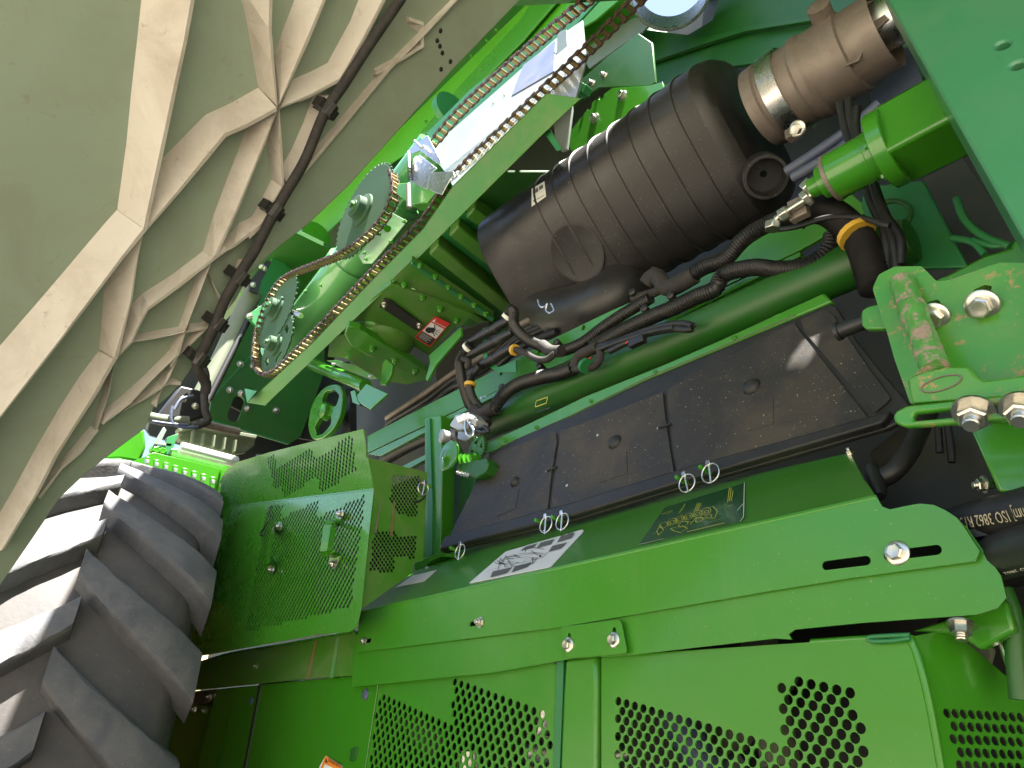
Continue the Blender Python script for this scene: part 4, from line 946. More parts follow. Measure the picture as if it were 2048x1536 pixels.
loom('bent corrugated loom with a white tape hooking out of the top connector', [(q6('560,470 588,408 606,440 612,520 690,605 800,660 885,702', 1.37), .0105, 'c'), (q6('800,650 860,690 930,690', 1.37), .014, 't')],
    [(Q(6, '556,475')[0], Q(6, '576,445')[0], 1.37, .0125, 'wht')])
loom('thin loom with a yellow tape leaving the lowest connector', [(q6('590,672 680,700 760,742 830,748 890,705', 1.36), .008, 't')], [(Q(6, '600,680')[0], Q(6, '622,684')[0], 1.36, .0105, 'yel')])
loom('corrugated loom with a white tape dropping left to the tee junction', [(q6('310,645 258,715 236,775 250,880 278,985 312,1065 370,1115', 1.37), .0105, 'c'), (q6('245,740 300,760 290,800', 1.37), .008, 't')], [(Q(6, '303,655')[0], Q(6, '284,676')[0], 1.37, .0125, 'wht')])
loom('thin corrugated loom with a yellow tape just left of the connectors', [(q6('375,790 325,850 305,920 322,1000 365,1065 410,1105', 1.36), .0085, 'c')], [(Q(6, '308,905')[0], Q(6, '305,935')[0], 1.36, .0115, 'yel')])
cn = thing('connector_bracket', 'green bracket holding three round black plug connectors', 'bracket', PY(*Q(6, '450,680')[0], 1.40))
plate('plate', FY(1.395), Q(6, '390,545 395,530 412,530 420,640 425,735 500,800 620,750 622,832 500,835 470,822 398,765'), .006, M['gteal'], cn, bevel=.002)
for a, b in (((405, 575), (575, 478)), ((415, 660), (600, 560)), ((430, 768), (595, 665))):
    A = PY(*Q(6, '%g,%g' % a)[0], 1.385); B = PY(*Q(6, '%g,%g' % b)[0], 1.385); L_ = (B - A).length
    MB().lathe(A, B - A, [(-.10, .010), (-.098, .015), (-.03, .015), (-.028, .0175), (0, .0185), (L_ * .3, .0185), (L_ * .32, .0165), (L_ * .5, .0165), (L_ * .52, .018), (L_ * .8, .0165), (L_, .012)], 18).out('plug', M['loom'], cn, smooth=30)
for a, lb in zip('910,640 795,800 535,945 1510,412 1690,325 1430,300'.split(' '), ('beside the tee below the air cleaner elbow', 'on the thick lower loom near the red wires', 'nearest the grey socket on the rail edge', 'between the two middle looms under the canister', 'above the long loom right of the tape joint', 'under the canister left of the taped tee')):
    x, y = Q(6, a)[0]; c = PY(x, y, 1.39)
    tag(MB().lathe(c, (.1, -1, .2), [(-.02, .008), (0, .011), (.012, .012), (.016, .008)], 12).out('clip', M['loom']), 'small black push clip ' + lb, 'clip', 'push clips on the frame rail')
for i in range(7):
    o = i * 26
    pts = [(*a, 1.56 + .01 * (i % 3)) for a in Q(6, '%d,%d %d,%d %d,%d %d,%d %d,%d %d,%d' % (-260, 1150 + o * .5, 0, 1040 + o * .7 - 60, 200, 900 + o * .6 - 60, 400, 720 + o, 640, 520 + o, 900, 400 + o))]
    t = tag(tube('rubber_hose', [PY(*p) for p in pts], .011 if i % 2 else .0135, M['hose' if i != 0 else 'pipe']), ['', 'black rubber hose, topmost black one of the bundle behind the frame rail', 'black rubber hose, second from top of the bundle behind the rail', 'black rubber hose in the upper middle of the bundle behind the rail', 'black rubber hose in the lower middle of the bundle behind the rail', 'black rubber hose, second from bottom of the bundle behind the rail', 'black rubber hose, lowest of the bundle behind the frame rail'][i] if i else 'brown dusty hose on top of the bundle behind the frame rail', 'hose', 'hoses bundled behind the frame rail' if i else None)
rc = thing('cable_bundle', 'bundle of black cables dropping past the square tube', 'cables', PY(*Q(3, '1250,800')[0], 1.3))
for i, s in enumerate(('1160,500 1190,640 1270,860 1320,1000 1370,1100 1385,1200 1390,1310', '1200,480 1220,620 1300,860 1350,1000 1400,1120 1420,1200 1430,1300', '1240,520 1240,640 1320,880 1380,1040 1450,1150 1455,1280')):
    tube('cable', [PY(*p) for p in q3(s, 1.31)], .0095, M['hose'], rc)
tube('cable', [PY(*p) for p in q3('850,1110 950,1095 1100,1050 1250,1050 1370,1085 1400,1090', 1.27)], .006, M['hose'], rc)
tp = thing('steel_tubes', 'pair of dark steel tubes rising right from under the air cleaner', 'tubes', PY(*Q(3, '1150,700')[0], 1.5))
for s in ('900,830 1100,700 1250,590 1350,500', '930,860 1130,740 1300,610 1400,540'): tube('tube', [PY(*p) for p in q3(s, 1.5)], .014, M['bluegr'], tp)
tag(plate('blue_sheet', FY(1.75), Q(3, '1300,430 1390,250 1500,220 1560,400 1560,560 1450,640 1330,640'), .01, M['bluegr']), 'dark blue-grey sheet behind the exhaust pipe end', 'sheet')

# ============================================================ chain drive
gy = 1.15
fg = Fr(PY(800, 520, gy), (0, -1, -.35))
gd = thing('chain_guard', 'long flat green dusty guard bar running diagonally under the drive chain', 'guard', fg.hit(800, 520))
plate('bar', fg, [(494, 805), (529, 811), (820, 532), (1080, 273), (1161, 196), (1092, 187), (905, 372), (845, 458), (743, 561), (626, 684), (560, 745)], .004, M['gdusty'], gd, bevel=.0015)
gt = [(494, 805), (560, 745), (626, 684), (743, 561), (845, 458), (905, 372), (1092, 187)]
mb = MB(); vs = [fg.hit(*a) for a in gt]; n = len(vs)
up_ = [v + V((0, .05, .012)) for v in vs]
mb.add(vs + up_ + [v + V((0, 0, -.004)) for v in vs] + [v + V((0, .05, .008)) for v in vs], [(i, i + 1, n + i + 1, n + i) for i in range(n - 1)] + [(2 * n + i, 3 * n + i, 3 * n + i + 1, 2 * n + i + 1) for i in range(n - 1)]).out('flange', M['gdark'], gd)
plate('end_tab', FY(1.16), Q(5, '132,1355 215,1372 150,1450'), .004, M['gteal'], gd)
plate('gusset', FY(1.155), Q(2, '1390,690 1440,720 1530,870 1500,880 1400,740'), .006, M['gteal'], gd)
# roller chain
def link_mesh(wide):
    mb = MB(); p = .034; w_ = .0185 if wide else .0145
    for s in (-1, 1):
        o = []
        for k in range(7): q = math.pi * (.5 + k / 6); o.append((-p / 2 + 0.0108 * math.cos(q), 0.0108 * math.sin(q)))
        o.append((0, -.0068))
        for k in range(7): q = math.pi * (-.5 + k / 6); o.append((p / 2 + 0.0108 * math.cos(q), 0.0108 * math.sin(q)))
        o.append((0, 0.0068)); n = len(o)
        vs = [(a, b, s * w_) for a, b in o] + [(a, b, s * (w_ + .0022)) for a, b in o]
        mb.add(vs, [tuple(range(n)), tuple(range(2 * n - 1, n - 1, -1))] + [(i, (i + 1) % n, n + (i + 1) % n, n + i) for i in range(n)])
    for x in (-p / 2, p / 2):
        if wide: mb.lathe((x, 0, -w_ - .005), (0, 0, 1), [(0, .0035), (2 * w_ + .010, .0035)], 8)
        else: mb.lathe((x, 0, -w_), (0, 0, 1), [(0, .009), (2 * w_, .009)], 10)
    me = mesh_of(mb, 'link', M['chain'])
    if not wide:
        me.materials.append(M['roller'])
        for pl_ in me.polygons:
            if abs(pl_.normal.z) < .3 and abs(pl_.center.z) < w_ * .8 and abs(abs(pl_.center.x) - p / 2) < .0095 : pl_.material_index = 1
    return me
LK = [link_mesh(True), link_mesh(False)]
def chain(lab, P, closed=False):
    P = resample(P, .034)
    t = thing('roller_chain', lab, 'roller chain', P[len(P) // 2])
    for i in range(len(P) - 1):
        c = (P[i] + P[i + 1]) / 2; x = (P[i + 1] - P[i]).normalized(); z = V((0, 1, 0)); z = (z - x * z.dot(x)).normalized(); y = z.cross(x)
        o = bpy.data.objects.new('link', LK[i % 2]); COL.objects.link(o); setp(o, t, c)
        o.rotation_mode = 'QUATERNION'; o.rotation_quaternion = Matrix((x, y, z)).transposed().to_quaternion()
cy = 1.185
low_ = [PY(*a, cy) for a in ((1330, -52), (1290, -15), (1180, 95), (1100, 172), (1010, 258), (908, 358), (845, 446), (743, 549), (626, 672), (560, 737), (535, 750), (520, 744), (511, 722), (512, 695))]
lft_ = [PY(*a, cy) for a in ((512, 695), (516, 665), (530, 620), (548, 583), (566, 561), (592, 546), (640, 527), (690, 506), (735, 474), (768, 437), (787, 402), (790, 372), (784, 345))]
chain('rusty roller chain running the whole length beside the guard bar and round the left sprockets', spline(low_, .02) + spline(lft_, .02)[1:])
chain('short rusty roller chain strand above, from the tensioner to the top edge', spline([PY(*a, cy + .01) for a in ((1240, -58), (1185, -8), (1130, 38), (1050, 105), (960, 185), (905, 240), (866, 288))], .02))
def sprocket(lab, a, b, teeth, y, mat, hub=True, slots=0):
    fr = FY(y); A = fr.px(a); B = fr.px(b); c = (A + B) / 2; r = (B - A).length / 2
    t = thing('sprocket', lab, 'sprocket', fr.at(c)); o = []
    for k in range(teeth):
        for d, rr_ in ((-.30, .955), (-.12, 1.0), (.12, 1.0), (.30, .955)):
            q = 2 * math.pi * (k + d) / teeth; o.append((c[0] + r * rr_ * math.cos(q), c[1] + r * rr_ * math.sin(q)))
    hl = [slot(c + V((r * .62 * math.cos(q - .16), r * .62 * math.sin(q - .16))), c + V((r * .62 * math.cos(q + .16), r * .62 * math.sin(q + .16))), r * .09) for q in [2 * math.pi * k / max(1, slots) + .6 for k in range(slots)]]
    plate('disc', fr, o, .008, mat, t, uv=True, holes=hl)
    MB().lathe(fr.at(c, -.002), (0, -1, 0), [(0, r * .34), (.012, r * .33), (.016, r * .24), (.05, r * .22), (.052, r * .16)], 28).out('hub', M['sprock'], t, smooth=35)
    bolt(t, fr.at(c, .05), (0, -1, 0), r * .11, 'bolt', 'gdark')
    return t
sprocket('upper green sprocket disc with a stout hub below the tensioner', (784, 337), (672, 500), 44, 1.195, M['sprock'])
sprocket('large dark toothed sprocket at the left bend of the chain', Q(4, '1735,290')[0], Q(4, '1510,690')[0], 38, 1.195, M['sprock'])
sprocket('lowest green sprocket with slotted holes beside the guard bar', Q(4, '1715,552')[0], Q(4, '1525,855')[0], 30, 1.20, M['sprock'], slots=4)
# tensioner
te = thing('chain_tensioner', 'galvanised chain tensioner bracket with threaded rod and spring', 'tensioner', PY(840, 330, 1.2))
plate('side_cheek', FY(1.16), Q(2, '625,890 690,830 745,790 760,820 830,950 815,965 700,880 660,895'), .004, M['steel'], te, bevel=.001)
plate('front_plate', FY(1.15), Q(2, '665,925 700,905 800,985 760,1020 742,1110 640,1060'), .004, M['steel'], te, bevel=.001)
plate('wing', FY(1.14), Q(2, '760,1010 895,1000 905,1030 880,1045 830,1140 750,1110'), .004, M['steel'], te)
plate('green_block', FY(1.165), Q(2, '570,1075 640,1065 760,1015 870,1040 740,1185 640,1195 560,1130'), .06, M['green'], te, bevel=.004)
for a, b, r_, m_ in ((Q(2, '635,1080')[0], Q(2, '638,1215')[0], .0095, 'pipe'), (Q(2, '635,890')[0], Q(2, '640,985')[0], .007, 'zinc'), (Q(2, '670,825')[0], Q(2, '710,865')[0], .006, 'zinc')):
    MB().sweep([PY(*a, 1.135), PY(*b, 1.135)], r_, 12).out('rod', M[m_], te, smooth=50)
A = PY(*Q(2, '640,945')[0], 1.14); B = PY(*Q(2, '645,1050')[0], 1.14)
MB().sweep([A.lerp(B, k / 80) + V((math.cos(k * .7), math.sin(k * .7), 0)) * .009 for k in range(81)], .002, 5).out('spring', M['loom'], te)
# pale lit sheet behind the chains, leaning back; and the round auger tube left of it
sA = PY(870, 300, 1.36); sB = PY(1150, 60, 1.36)
fsn = F3(sA, sB, sA + V((0, .30, .93)))
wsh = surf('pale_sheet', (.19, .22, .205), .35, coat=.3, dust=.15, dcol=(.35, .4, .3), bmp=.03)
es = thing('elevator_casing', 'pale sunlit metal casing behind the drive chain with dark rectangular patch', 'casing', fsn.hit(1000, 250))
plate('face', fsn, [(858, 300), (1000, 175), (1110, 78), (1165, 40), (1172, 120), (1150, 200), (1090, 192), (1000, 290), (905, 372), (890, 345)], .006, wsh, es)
plate('cover_patch', fsn, Q(2, '1310,385 1500,240 1490,420 1240,565'), .004, M['bluegr'], es, h0=.004, rad=.01)
bolts(es, fsn, Q(2, '1135,605 1305,300 1340,330 1200,560'), .008, 'nut')
us = plate('upper_face', FY(1.42), Q(2, '780,830 740,780 830,690 1000,520 1380,235 1500,180 1560,60 1700,-60 1800,-60 1600,160 1300,440 1000,680 860,830'), .01, M['gteal'], es)
tA = PY(575, 690, 1.36); tB = PY(850, 330, 1.42); td = (tB - tA).normalized(); L_ = (tB - tA).length
at_ = thing('auger_tube', 'shiny pale green auger tube with bolted flanges between sprockets and guard bar', 'auger tube', (tA + tB) / 2)
MB().lathe(tA, tB - tA, [(-.1, .02), (-.1, .105), (L_ * .45, .105), (L_ * .45, .12), (L_ * .48, .12), (L_ * .48, .105), (L_ * .8, .105), (L_ * .8, .118), (L_ * .83, .118), (L_ * .83, .105), (L_ + .1, .105), (L_ + .1, .02)], 40).out('tube', surf('green_tube_gloss', (.12, .38, .12), .16, coat=.8, dust=.05), at_, smooth=30)
for a in Q(5, '1120,190 1100,260 1060,300 1230,215 1140,350 960,430 970,470 660,650 560,690'):
    bolt(at_, FY(1.25).hit(*a), (-.4, -.8, -.3), .011, 'nut', 'gclean')
plate('clamp_plate', FY(1.262), Q(5, '910,450 1050,270 1130,150 1240,210 1000,500 940,500'), .006, surf('pale_green_plate', (.3, .46, .28), .3, coat=.4), at_, bevel=.002)
tube('shaft', [PY(*a, 1.22) for a in Q(5, '1020,200 1075,235 1110,265')], .016, M['gclean'], at_)
tube('shaft', [PY(*a, 1.22) for a in Q(5, '400,810 470,840 520,860')], .013, M['steel'], at_)
# upper walls
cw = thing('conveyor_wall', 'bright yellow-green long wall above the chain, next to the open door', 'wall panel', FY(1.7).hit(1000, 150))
wg = surf('sunlit_green_paint', (.06, .3, .012), .35, coat=.3, dust=.2, dcol=(.2, .3, .04))  # green with the sunlit look put into its base colour
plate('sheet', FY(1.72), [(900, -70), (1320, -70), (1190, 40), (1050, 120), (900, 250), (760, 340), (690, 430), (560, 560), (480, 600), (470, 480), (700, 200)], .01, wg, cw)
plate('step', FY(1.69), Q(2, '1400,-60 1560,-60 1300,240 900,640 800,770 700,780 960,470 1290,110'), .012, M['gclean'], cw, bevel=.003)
bolts(cw, FY(1.69), Q(2, '1155,180 1098,240 1008,330 740,715'), .012, 'nut', 'gclean', .005)
cl = thing('tube_flange', 'teal green bolted flange ring half hidden by the chain', 'flange', PY(*Q(2, '860,620')[0], 1.6))
c = PY(*Q(2, '880,650')[0], 1.62); ax = (PY(1100, 60, 1.62) - PY(860, 290, 1.62)).normalized()
MB().lathe(c, ax, [(-.02, .05), (-.02, .11), (.02, .11), (.02, .05)], 32).out('ring', M['gteal'], cl, smooth=30)
for k in range(10):
    q = 2 * math.pi * k / 10; e1 = ax.orthogonal().normalized(); e2 = ax.cross(e1)
    bolt(cl, c + (e1 * math.cos(q) + e2 * math.sin(q)) * .092 - ax * .02, -ax, .013, 'bolt', 'gclean')
dt = thing('drum_tube', 'dark green round tube end with a pale rim beside the open door', 'tube', PY(600, 520, 1.62))
A = PY(520, 600, 1.62); B = PY(632, 470, 1.62)
MB().lathe(A, B - A, [(0, .02), (0, .105), ((B - A).length, .105), ((B - A).length, .112), ((B - A).length + .006, .112), ((B - A).length + .006, .02)], 36).out('body', M['gclean'], dt, smooth=30)
# stanchion, hole bracket, lamp, tank at top
st = thing('lit_strut', 'pale slotted strut standing behind the top end of the guard bar', 'strut', FY(1.32).hit(1128, 200))
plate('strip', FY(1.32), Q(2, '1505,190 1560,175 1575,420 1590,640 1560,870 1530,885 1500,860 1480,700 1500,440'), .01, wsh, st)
for k in range(4): plate('fin', FY(1.26), Q(2, '%d,%d %d,%d %d,%d %d,%d' % (1560 + k * 28, 560 - k * 8, 1620 + k * 14, 465 + k * 8, 1632 + k * 14, 470 + k * 8, 1572 + k * 28, 565 - k * 8)), .03, M['gteal'], st)
hb = thing('hole_bracket', 'dark green bracket with a row of holes and two bolts above the air cleaner', 'bracket', FY(1.5).hit(1200, 220))
f5 = FY(1.48)
plate('plate', f5, Q(2, '1560,830 1580,770 1650,680 1720,590 1830,515 2048,500 2120,480 2140,560 2048,600 1900,760 1600,900'), .01, M['gclean'], hb, bevel=.002, holes=[circ(f5.px(a), .012, 14) for a in Q(2, '1765,567 1695,627 1630,686')])
plate('upper_plate', FY(1.5), Q(2, '1640,470 1800,330 1980,195 2060,250 2080,480 2048,500 1750,512 1620,600'), .01, M['gdark'], hb, bevel=.002)
bolts(hb, f5, Q(2, '1887,560 1724,692'), .02, 'bolt'); bolts(hb, FY(1.49), Q(2, '1710,490 1780,445'), .016, 'nut')
lm = thing('round_duct', 'round metal duct mouth open to the bright sky at the top edge', 'duct', PY(1335, 10, 1.75))
lx = (CAM - PY(1335, -5, 1.7)); lx = (lx.normalized() + V((0, -.1, -.5))).normalized(); lc = PY(1340, -28, 1.7)
MB().lathe(lc, lx, [(-.2, .165), (-.02, .168), (0, .172), (.006, .168), (.006, .158), (-.2, .15)], 48, cap=False).out('rim', M['steel'], lm, smooth=30)
tn = thing('upper_tank', 'large dark green tank behind the air cleaner under the added light blocker', 'tank', (-.7, 2.1, H + 2.6))
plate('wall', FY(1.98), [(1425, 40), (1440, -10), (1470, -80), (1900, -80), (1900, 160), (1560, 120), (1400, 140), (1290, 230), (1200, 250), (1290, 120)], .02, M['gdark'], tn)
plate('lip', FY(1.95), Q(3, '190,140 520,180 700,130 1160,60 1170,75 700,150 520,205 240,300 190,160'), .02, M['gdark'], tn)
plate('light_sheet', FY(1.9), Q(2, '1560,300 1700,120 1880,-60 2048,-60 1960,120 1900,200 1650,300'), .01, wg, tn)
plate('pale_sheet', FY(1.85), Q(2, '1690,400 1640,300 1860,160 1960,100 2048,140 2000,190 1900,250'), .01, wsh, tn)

# ============================================================ under the tank: ribbed floor, gear housing
fz = FZ(2.12)
fl_ = thing('ribbed_floor', 'dark green ribbed sheet metal floor above the gear housing', 'floor pan', fz.hit(930, 540))
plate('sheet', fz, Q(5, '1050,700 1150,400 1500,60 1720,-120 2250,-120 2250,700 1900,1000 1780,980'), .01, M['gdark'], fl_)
for s in ('1535,235 1600,170 2010,500 2150,610 2150,720', '1400,365 1460,300 1985,735 2100,840 2050,890', '1650,110 1710,45 2150,380 2150,450', '1265,505 1310,465 1860,890 1840,930'):
    plate('rib', fz, Q(5, s), .07, M['gdusty'], fl_, h0=.06, bevel=.008)
for s in ('1480,290 1530,245 2060,670 2050,740', '1590,165 1640,125 2150,520 2150,570'):
    plate('groove', fz, Q(5, s), .012, M['gteal'], fl_, h0=.015)
fh = FZ(1.62)
gh = thing('gear_housing', 'green gear housing with bolted lid, danger label and domed drum seen from below', 'gear housing', fh.hit(850, 640))
plate('lid', fh, Q(5, '880,900 1000,740 1130,640 1690,848 1608,935 1572,932 1392,1130 1290,1070 1150,960 1000,900'), .03, M['gdusty'], gh, bevel=.003)
plate('flange', fh, Q(5, '1130,632 1272,494 1832,872 1808,902 1690,852'), .02, M['gdusty'], gh, h0=-.012, bevel=.002)
plate('flange_edge', fh, Q(5, '1268,500 1280,486 1838,868 1822,890'), .012, M['gteal'], gh, h0=.008)
bolts(gh, fh, Q(5, '1225,642 1350,728 1472,808 1582,886'), .016, 'nut', 'gclean'); bolts(gh, fh, Q(5, '1332,512 1436,588 1526,658 1612,722 1702,782 1782,842'), .013, 'nut', 'gclean', .008)
plate('bar', fh, Q(5, '1055,790 1085,735 1130,745 1345,905 1330,955 1295,945 1085,805 1078,790 1068,800'), .006, M['ink'], gh, h0=.008); bolts(gh, fh, Q(5, '1090,776 1328,920'), .014, 'nut', 'zinc', .008)
plate('side_wall', FY(1.40), Q(5, '1392,1130 1608,935 1612,990 1440,1190 1380,1305 1368,1290 1400,1180'), .01, M['green'], gh)
plate('dark_side', FZ(1.9), Q(5, '1440,1190 1612,960 1800,900 1800,1060 1600,1240 1440,1330'), .01, M['shade'], gh)
c = fh.hit(*Q(5, '1080,1030')[0]); MB().lathe(c + V((0, 0, .04)), (0, 0, -1), [(0, .135), (.04, .135), (.055, .13), (.08, .10), (.09, .05), (.092, .01)], 40).out('drum', M['gdusty'], gh, smooth=40)
plate('cross_bar', FZ(1.56), Q(5, '815,985 840,930 920,950 1380,1235 1385,1290 1350,1300 860,1065'), .03, M['green'], gh, bevel=.003)
bolts(gh, FZ(1.56), Q(5, '1008,1078 1160,1162 1300,1232'), .018, 'nut', 'gclean')
plate('lower_body', FZ(1.60), Q(5, '720,1000 850,980 1080,1120 1360,1300 1240,1330 1060,1300 820,1150 700,1140'), .05, M['grust'], gh, bevel=.004)
plate('lever', FY(1.38), Q(5, '1055,1330 1075,1180 1100,1150 1145,1190 1130,1260 1095,1330'), .015, M['green'], gh, bevel=.003)
tube('cross_tube', [PY(*a, 1.36) for a in Q(5, '585,1185 700,1230 850,1290 960,1340')], .03, M['gclean'], gh, n=16)
plate('blade', FY(1.33), Q(5, '690,1165 760,1160 900,1200 1040,1285 1000,1292 850,1240'), .006, M['gdusty'], gh); bolts(gh, FY(1.33), Q(5, '745,1192 1000,1275'), .01, 'nut')
ftb = thing('step_bracket', 'bright green folded bracket hanging below the gear housing', 'bracket', PY(*Q(5, '980,1420')[0], 1.3))
plate('face', FY(1.30), Q(5, '900,1400 965,1320 1110,1390 990,1500 940,1470 905,1440'), .01, M['gclean'], ftb, bevel=.003)
plate('side', FY(1.31), Q(5, '855,1375 885,1365 905,1440 945,1480 985,1500 870,1450'), .04, M['gclean'], ftb, bevel=.003)
# danger label
fdg = FZ(1.612)
dl = tag(plate('danger_label', fdg, Q(5, '1435,856 1536,905 1400,1068 1296,1000'), .001, M['red'], bevel=0, rad=.004, h0=.004), 'red and white danger label with a cut hand picture on the gear housing', 'label')
def lq(u, v): # label coordinates: u along the top edge, v down
    a, b, c_, d = [V(p) for p in Q(5, '1435,856 1536,905 1400,1068 1296,1000')]
    return tuple((a * (1 - u) + b * u) * (1 - v) + (d * (1 - u) + c_ * u) * v)
patch('white_field', fdg, [lq(.06, .25), (lq(.94, .25)), lq(.94, .66), lq(.06, .66)], M['white'], dl, h=.005)
patch('black_field', fdg, [lq(.06, .68), lq(.94, .68), lq(.94, .96), lq(.06, .96)], M['ink'], dl, h=.005)
text('lettering', 'DANGER', fdg, lq(.26, .205), lq(.95, .205), M['white'], dl, h=.0056, squash=1.0)
patch('triangle', fdg, [lq(.05, .2), lq(.14, .05), lq(.23, .2)], M['white'], dl, h=.0056)
patch('hand', fdg, [lq(.1, .55), lq(.12, .45), lq(.25, .42), lq(.42, .36), lq(.5, .40), lq(.62, .46), lq(.58, .5), lq(.66, .55), lq(.5, .56), lq(.42, .62), lq(.2, .62)], M['ink'], dl, h=.0056)
patch('blade', fdg, [lq(.28, .27), lq(.36, .27), lq(.62, .42), lq(.56, .43)], M['ink'], dl, h=.0056)
lines('fingers', fdg, [[lq(.62, .4), lq(.8, .34)], [lq(.66, .44), lq(.88, .42)], [lq(.66, .49), lq(.86, .52)], [lq(.62, .53), lq(.78, .6)]], .004, M['ink'], dl, h=.0056)
lines('fine_print', fdg, [[lq(.12, .72 + i * .045), lq(.12 + w_, .72 + i * .045)] for i, w_ in enumerate((.62, .55, .66, .5, .6))], .0022, M['white'], dl, h=.0056)
# spoked pulley and belt
pu = thing('spoked_pulley', 'green cast pulley wheel with open spokes left of the hanging bracket', 'pulley', FY(1.6).hit(655, 825))
f16 = FY(1.6)
plate('wheel', f16, rnd([V(a) for a in Q(4, '1985,925 2008,1000 1995,1100 1955,1190 1885,1250 1825,1258 1800,1190 1812,1085 1850,1000 1905,940')], 12, 4), .03, M['gclean'], pu, bevel=.004,
      holes=[rnd([f16.px(a) for a in Q(4, '1955,965 1900,972 1878,1030 1900,1055 1965,1060 1985,1000')], .02), rnd([f16.px(a) for a in Q(4, '1935,1115 1875,1118 1838,1180 1850,1232 1895,1215 1935,1165')], .02)])
MB().lathe(f16.hit(*Q(4, '1905,1090')[0]), (0, -1, 0), [(-.02, .05), (.02, .045), (.03, .03)], 20).out('hub', M['gclean'], pu, smooth=40)
plate('belt', FY(1.66), Q(4, '2010,930 2048,940 2048,1260 1900,1290 1880,1260 1960,1200 2010,1100'), .04, M['hose'], pu)
# ============================================================ far left
fx = FX(-4.2)
bh = thing('bulkhead', 'dark green bulkhead sheet with a slot and bolts behind the guard bar', 'bulkhead', fx.hit(500, 780))
plate('sheet', fx, Q(4, '1460,540 1240,1000 1220,1140 1690,1282 1760,1240 1900,860 1900,500 1700,400 1560,420'), .02, M['gdark'], bh, holes=[slot(fx.px(Q(4, '1400,1030')[0]), fx.px(Q(4, '1365,1120')[0]), .035)])
bolts(bh, fx, Q(4, '1405,815 1482,826 1345,966 1410,986 1448,1075 1616,1086'), .022, 'nut')
lines('seam', fx, [Q(4, '1240,1010 1470,760'), Q(4, '1225,1140 1690,1280')], .012, M['gteal'], bh, h=.004)
plate('shade_backing', FX(-4.6), Q(4, '820,1150 1000,900 1450,420 1900,450 2048,1300 1700,1340 1500,1340 1480,1400 1040,1280 880,1230'), .02, M['shade'], bh)  # added dark sheets standing in for the shade behind latch and bulkhead
plate('shade_backing', FX(-4.3), Q(4, '1240,1000 1700,1240 2048,1290 2048,800 1700,800'), .02, M['shade'], bh)
hp = thing('hinge_post', 'dark post and hinge plates beside the lower end of the open door', 'post', PX(460, 680, -4.0))
tube('post', [PX(*a, -4.0) for a in Q(4, '1480,400 1400,560 1290,800 1180,1010')], .055, M['khaki'], hp, n=14)
tube('post_trim', [PX(*a, -3.95) for a in Q(4, '1460,540 1380,700 1280,900 1215,1030')], .018, M['ink'], hp)
plate('hinge_plate', FX(-3.9), Q(4, '1460,330 1560,205 1590,215 1530,330 1510,400 1460,380'), .02, M['ink'], hp); bolts(hp, FX(-3.9), Q(4, '1530,245 1480,350 1545,255'), .018, 'nut')
plate('green_ear', FX(-3.88), Q(4, '1440,530 1530,470 1600,540 1510,600'), .02, M['gteal'], hp); bolts(hp, FX(-3.88), Q(4, '1462,535'), .02, 'nut')
plate('green_sheet', FX(-4.1), Q(4, '1590,210 1600,150 1760,330 1700,480 1560,540 1460,390 1530,330'), .02, M['gteal'], hp)
la = thing('door_latch', 'black latch mechanism with wire bails at the bottom of the open door', 'latch', PX(375, 800, -3.0))
plate('body', FX(-3.0), Q(4, '935,1100 1060,940 1150,960 1225,985 1200,1120 1080,1160 950,1150'), .06, M['ink'], la, bevel=.006)
tube('strut', [PX(*a, -2.95) for a in Q(4, '850,1120 950,1140 1100,1150')], .022, M['khaki'], la)
tube('cable', [PX(*a, -2.95) for a in Q(4, '1160,770 1150,850 1190,930 1200,980 1210,880 1180,800')], .012, M['tape'], la)
for s in ('1010,1060 1000,1120 1010,1160 1080,1185 1160,1180', '890,1150 1000,1165 1100,1170', '1020,1080 1060,1020 1130,1000'): tube('bail', [PX(*a, -2.92) for a in Q(4, s)], .006, M['bluegr'], la)
bolts(la, FX(-2.95), Q(4, '1142,1060 1070,1020'), .014, 'nut')
tube('lever', [PX(*a, -2.93) for a in Q(4, '1195,990 1200,1080 1215,1150 1130,1180')], .015, M['tape'], la)
tube('rod', [PX(*a, -3.1) for a in Q(4, '1140,1150 1280,1185 1400,1212')], .018, M['pipe'], la)
tr = thing('plastic_tray', 'olive plastic tray with ribs under the bulkhead', 'tray', PX(430, 880, -4.1))
plate('tray', FX(-4.1), Q(4, '1040,1190 1140,1170 1500,1235 1490,1290 1440,1330 1380,1340 1180,1290 1050,1260'), .05, M['khaki'], tr, bevel=.006)
plate('rim', FX(-4.05), Q(4, '1040,1190 1150,1165 1505,1228 1500,1250 1150,1188 1050,1210'), .04, M['khaki'], tr, bevel=.004)
for k in range(5): plate('rib', FX(-4.03), Q(4, '%d,%d %d,%d %d,%d %d,%d' % (1130 + k * 62, 1200 + k * 14, 1140 + k * 62, 1202 + k * 14, 1130 + k * 62, 1270 + k * 14, 1120 + k * 62, 1268 + k * 14)), .03, M['khaki'], tr)
ro = tag(MB().sweep([PX(*a, -3.9) for a in Q(4, '1055,1302 1385,1388')], .03, 20).out('bright_roller', surf('polished_rod', (.8, .8, .8), .35, metal=.6), smooth=50), 'bright polished rod below the olive tray', 'rod')
cb_ = thing('green_block', 'dark green box with lit edge plates left of the bright rod', 'block', PX(330, 880, -4.0))
plate('face', FX(-4.0), Q(4, '880,1330 920,1300 1060,1310 1370,1400 1330,1480 1200,1500 860,1380'), .05, M['gclean'], cb_, bevel=.005)
plate('lit_plate', FX(-3.95), Q(4, '900,1280 960,1180 975,1200 940,1270 1010,1280 1000,1295'), .02, wsh, cb_); plate('post', FX(-3.95), Q(4, '980,1240 1045,1220 1020,1290 985,1340 960,1340'), .03, M['gteal'], cb_)
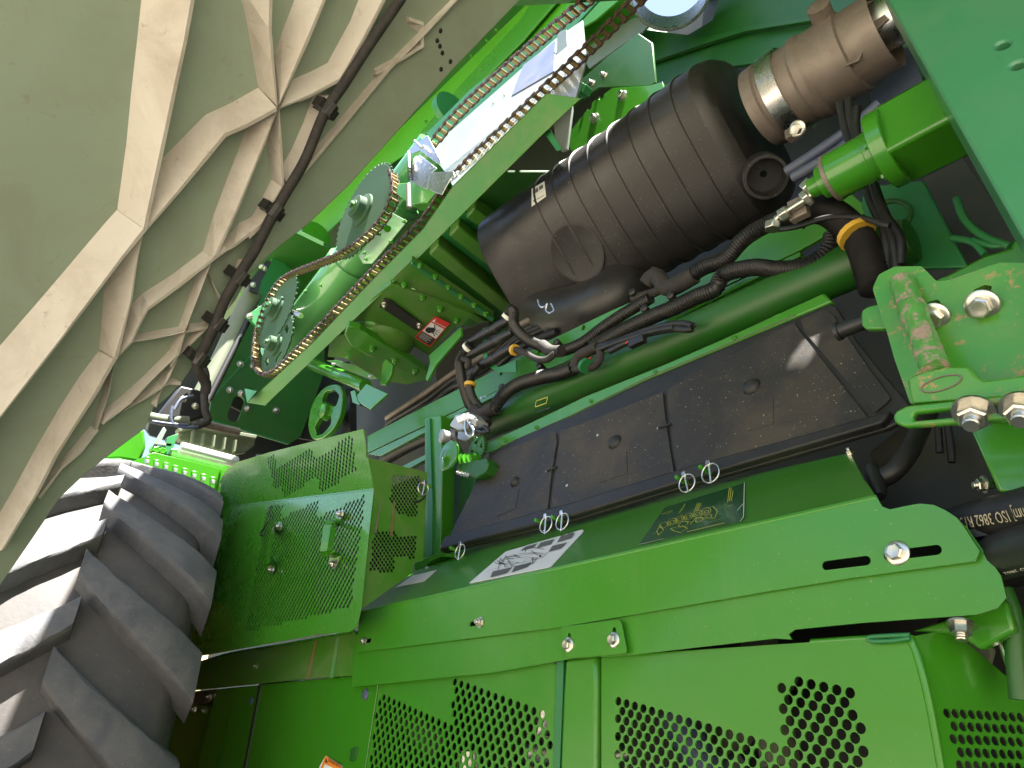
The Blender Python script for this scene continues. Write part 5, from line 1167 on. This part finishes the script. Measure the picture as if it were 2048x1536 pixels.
bolts(cb_, FX(-3.97), Q(4, '908,1322 945,1328'), .03, 'bolt', 'gclean')
cm = thing('finger_row', 'row of bright green fingers above the tyre', 'fingers', PX(380, 945, -3.7))
for k in range(9):
    x = 850 + k * 55; y = 1340 + k * 17
    plate('finger', FX(-3.75), Q(4, '%d,%d %d,%d %d,%d %d,%d' % (x, y + 10, x + 34, y + 16, x + 28, y + 130, x - 6, y + 120)), .02, M['gclean'], cm, bevel=.004)
    plate('tooth', FX(-3.7), Q(4, '%d,%d %d,%d %d,%d %d,%d' % (x + 6, y + 30, x + 26, y + 34, x + 22, y + 56, x + 4, y + 52)), .02, wsh, cm)
plate('backing', FX(-3.85), Q(4, '740,1400 900,1330 1340,1440 1340,1570 740,1520'), .02, M['gclean'], cm)
fe = thing('far_hood', 'sunlit bright green hood seen beyond the tyre, lower left', 'hood', PX(245, 900, -5.0))
plate('hood', FX(-5.0), Q(4, '560,1375 640,1320 790,1195 850,1195 857,1300 822,1392 700,1372'), .3, M['gclean'], fe, bevel=.02)
plate('lower_edge', FX(-4.95), Q(4, '545,1385 640,1375 830,1392 800,1415 640,1405 620,1425 560,1400'), .1, M['gclean'], fe)
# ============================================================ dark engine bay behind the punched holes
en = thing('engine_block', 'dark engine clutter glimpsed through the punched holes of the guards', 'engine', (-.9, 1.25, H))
MB().box((-1.0, 1.32, H - .1), 2.6, .02, .75).out('back_plate', M['ink'], en); MB().box((-1.0, 1.15, H + .28), 2.5, .3, .01).out('top_plate', M['ink'], en)  # added black plates supply the darkness behind the punched holes
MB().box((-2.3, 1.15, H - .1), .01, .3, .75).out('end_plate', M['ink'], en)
for i in range(26):
    c = V((random.uniform(-1.9, -.25), random.uniform(1.14, 1.26), H + random.uniform(-.35, .14))); k_ = random.choice(('pipe', 'khaki', 'bluegr', 'shade', 'steel', 'shade', 'hose'))
    d_ = V((random.uniform(-1, 1), .1, random.uniform(-1, 1))).normalized()
    MB().lathe(c, d_, [(0, .02), (.0, .03), (random.uniform(.08, .25), .03), (.26, .015)], 12).out('fitting', M[k_], en, smooth=40)
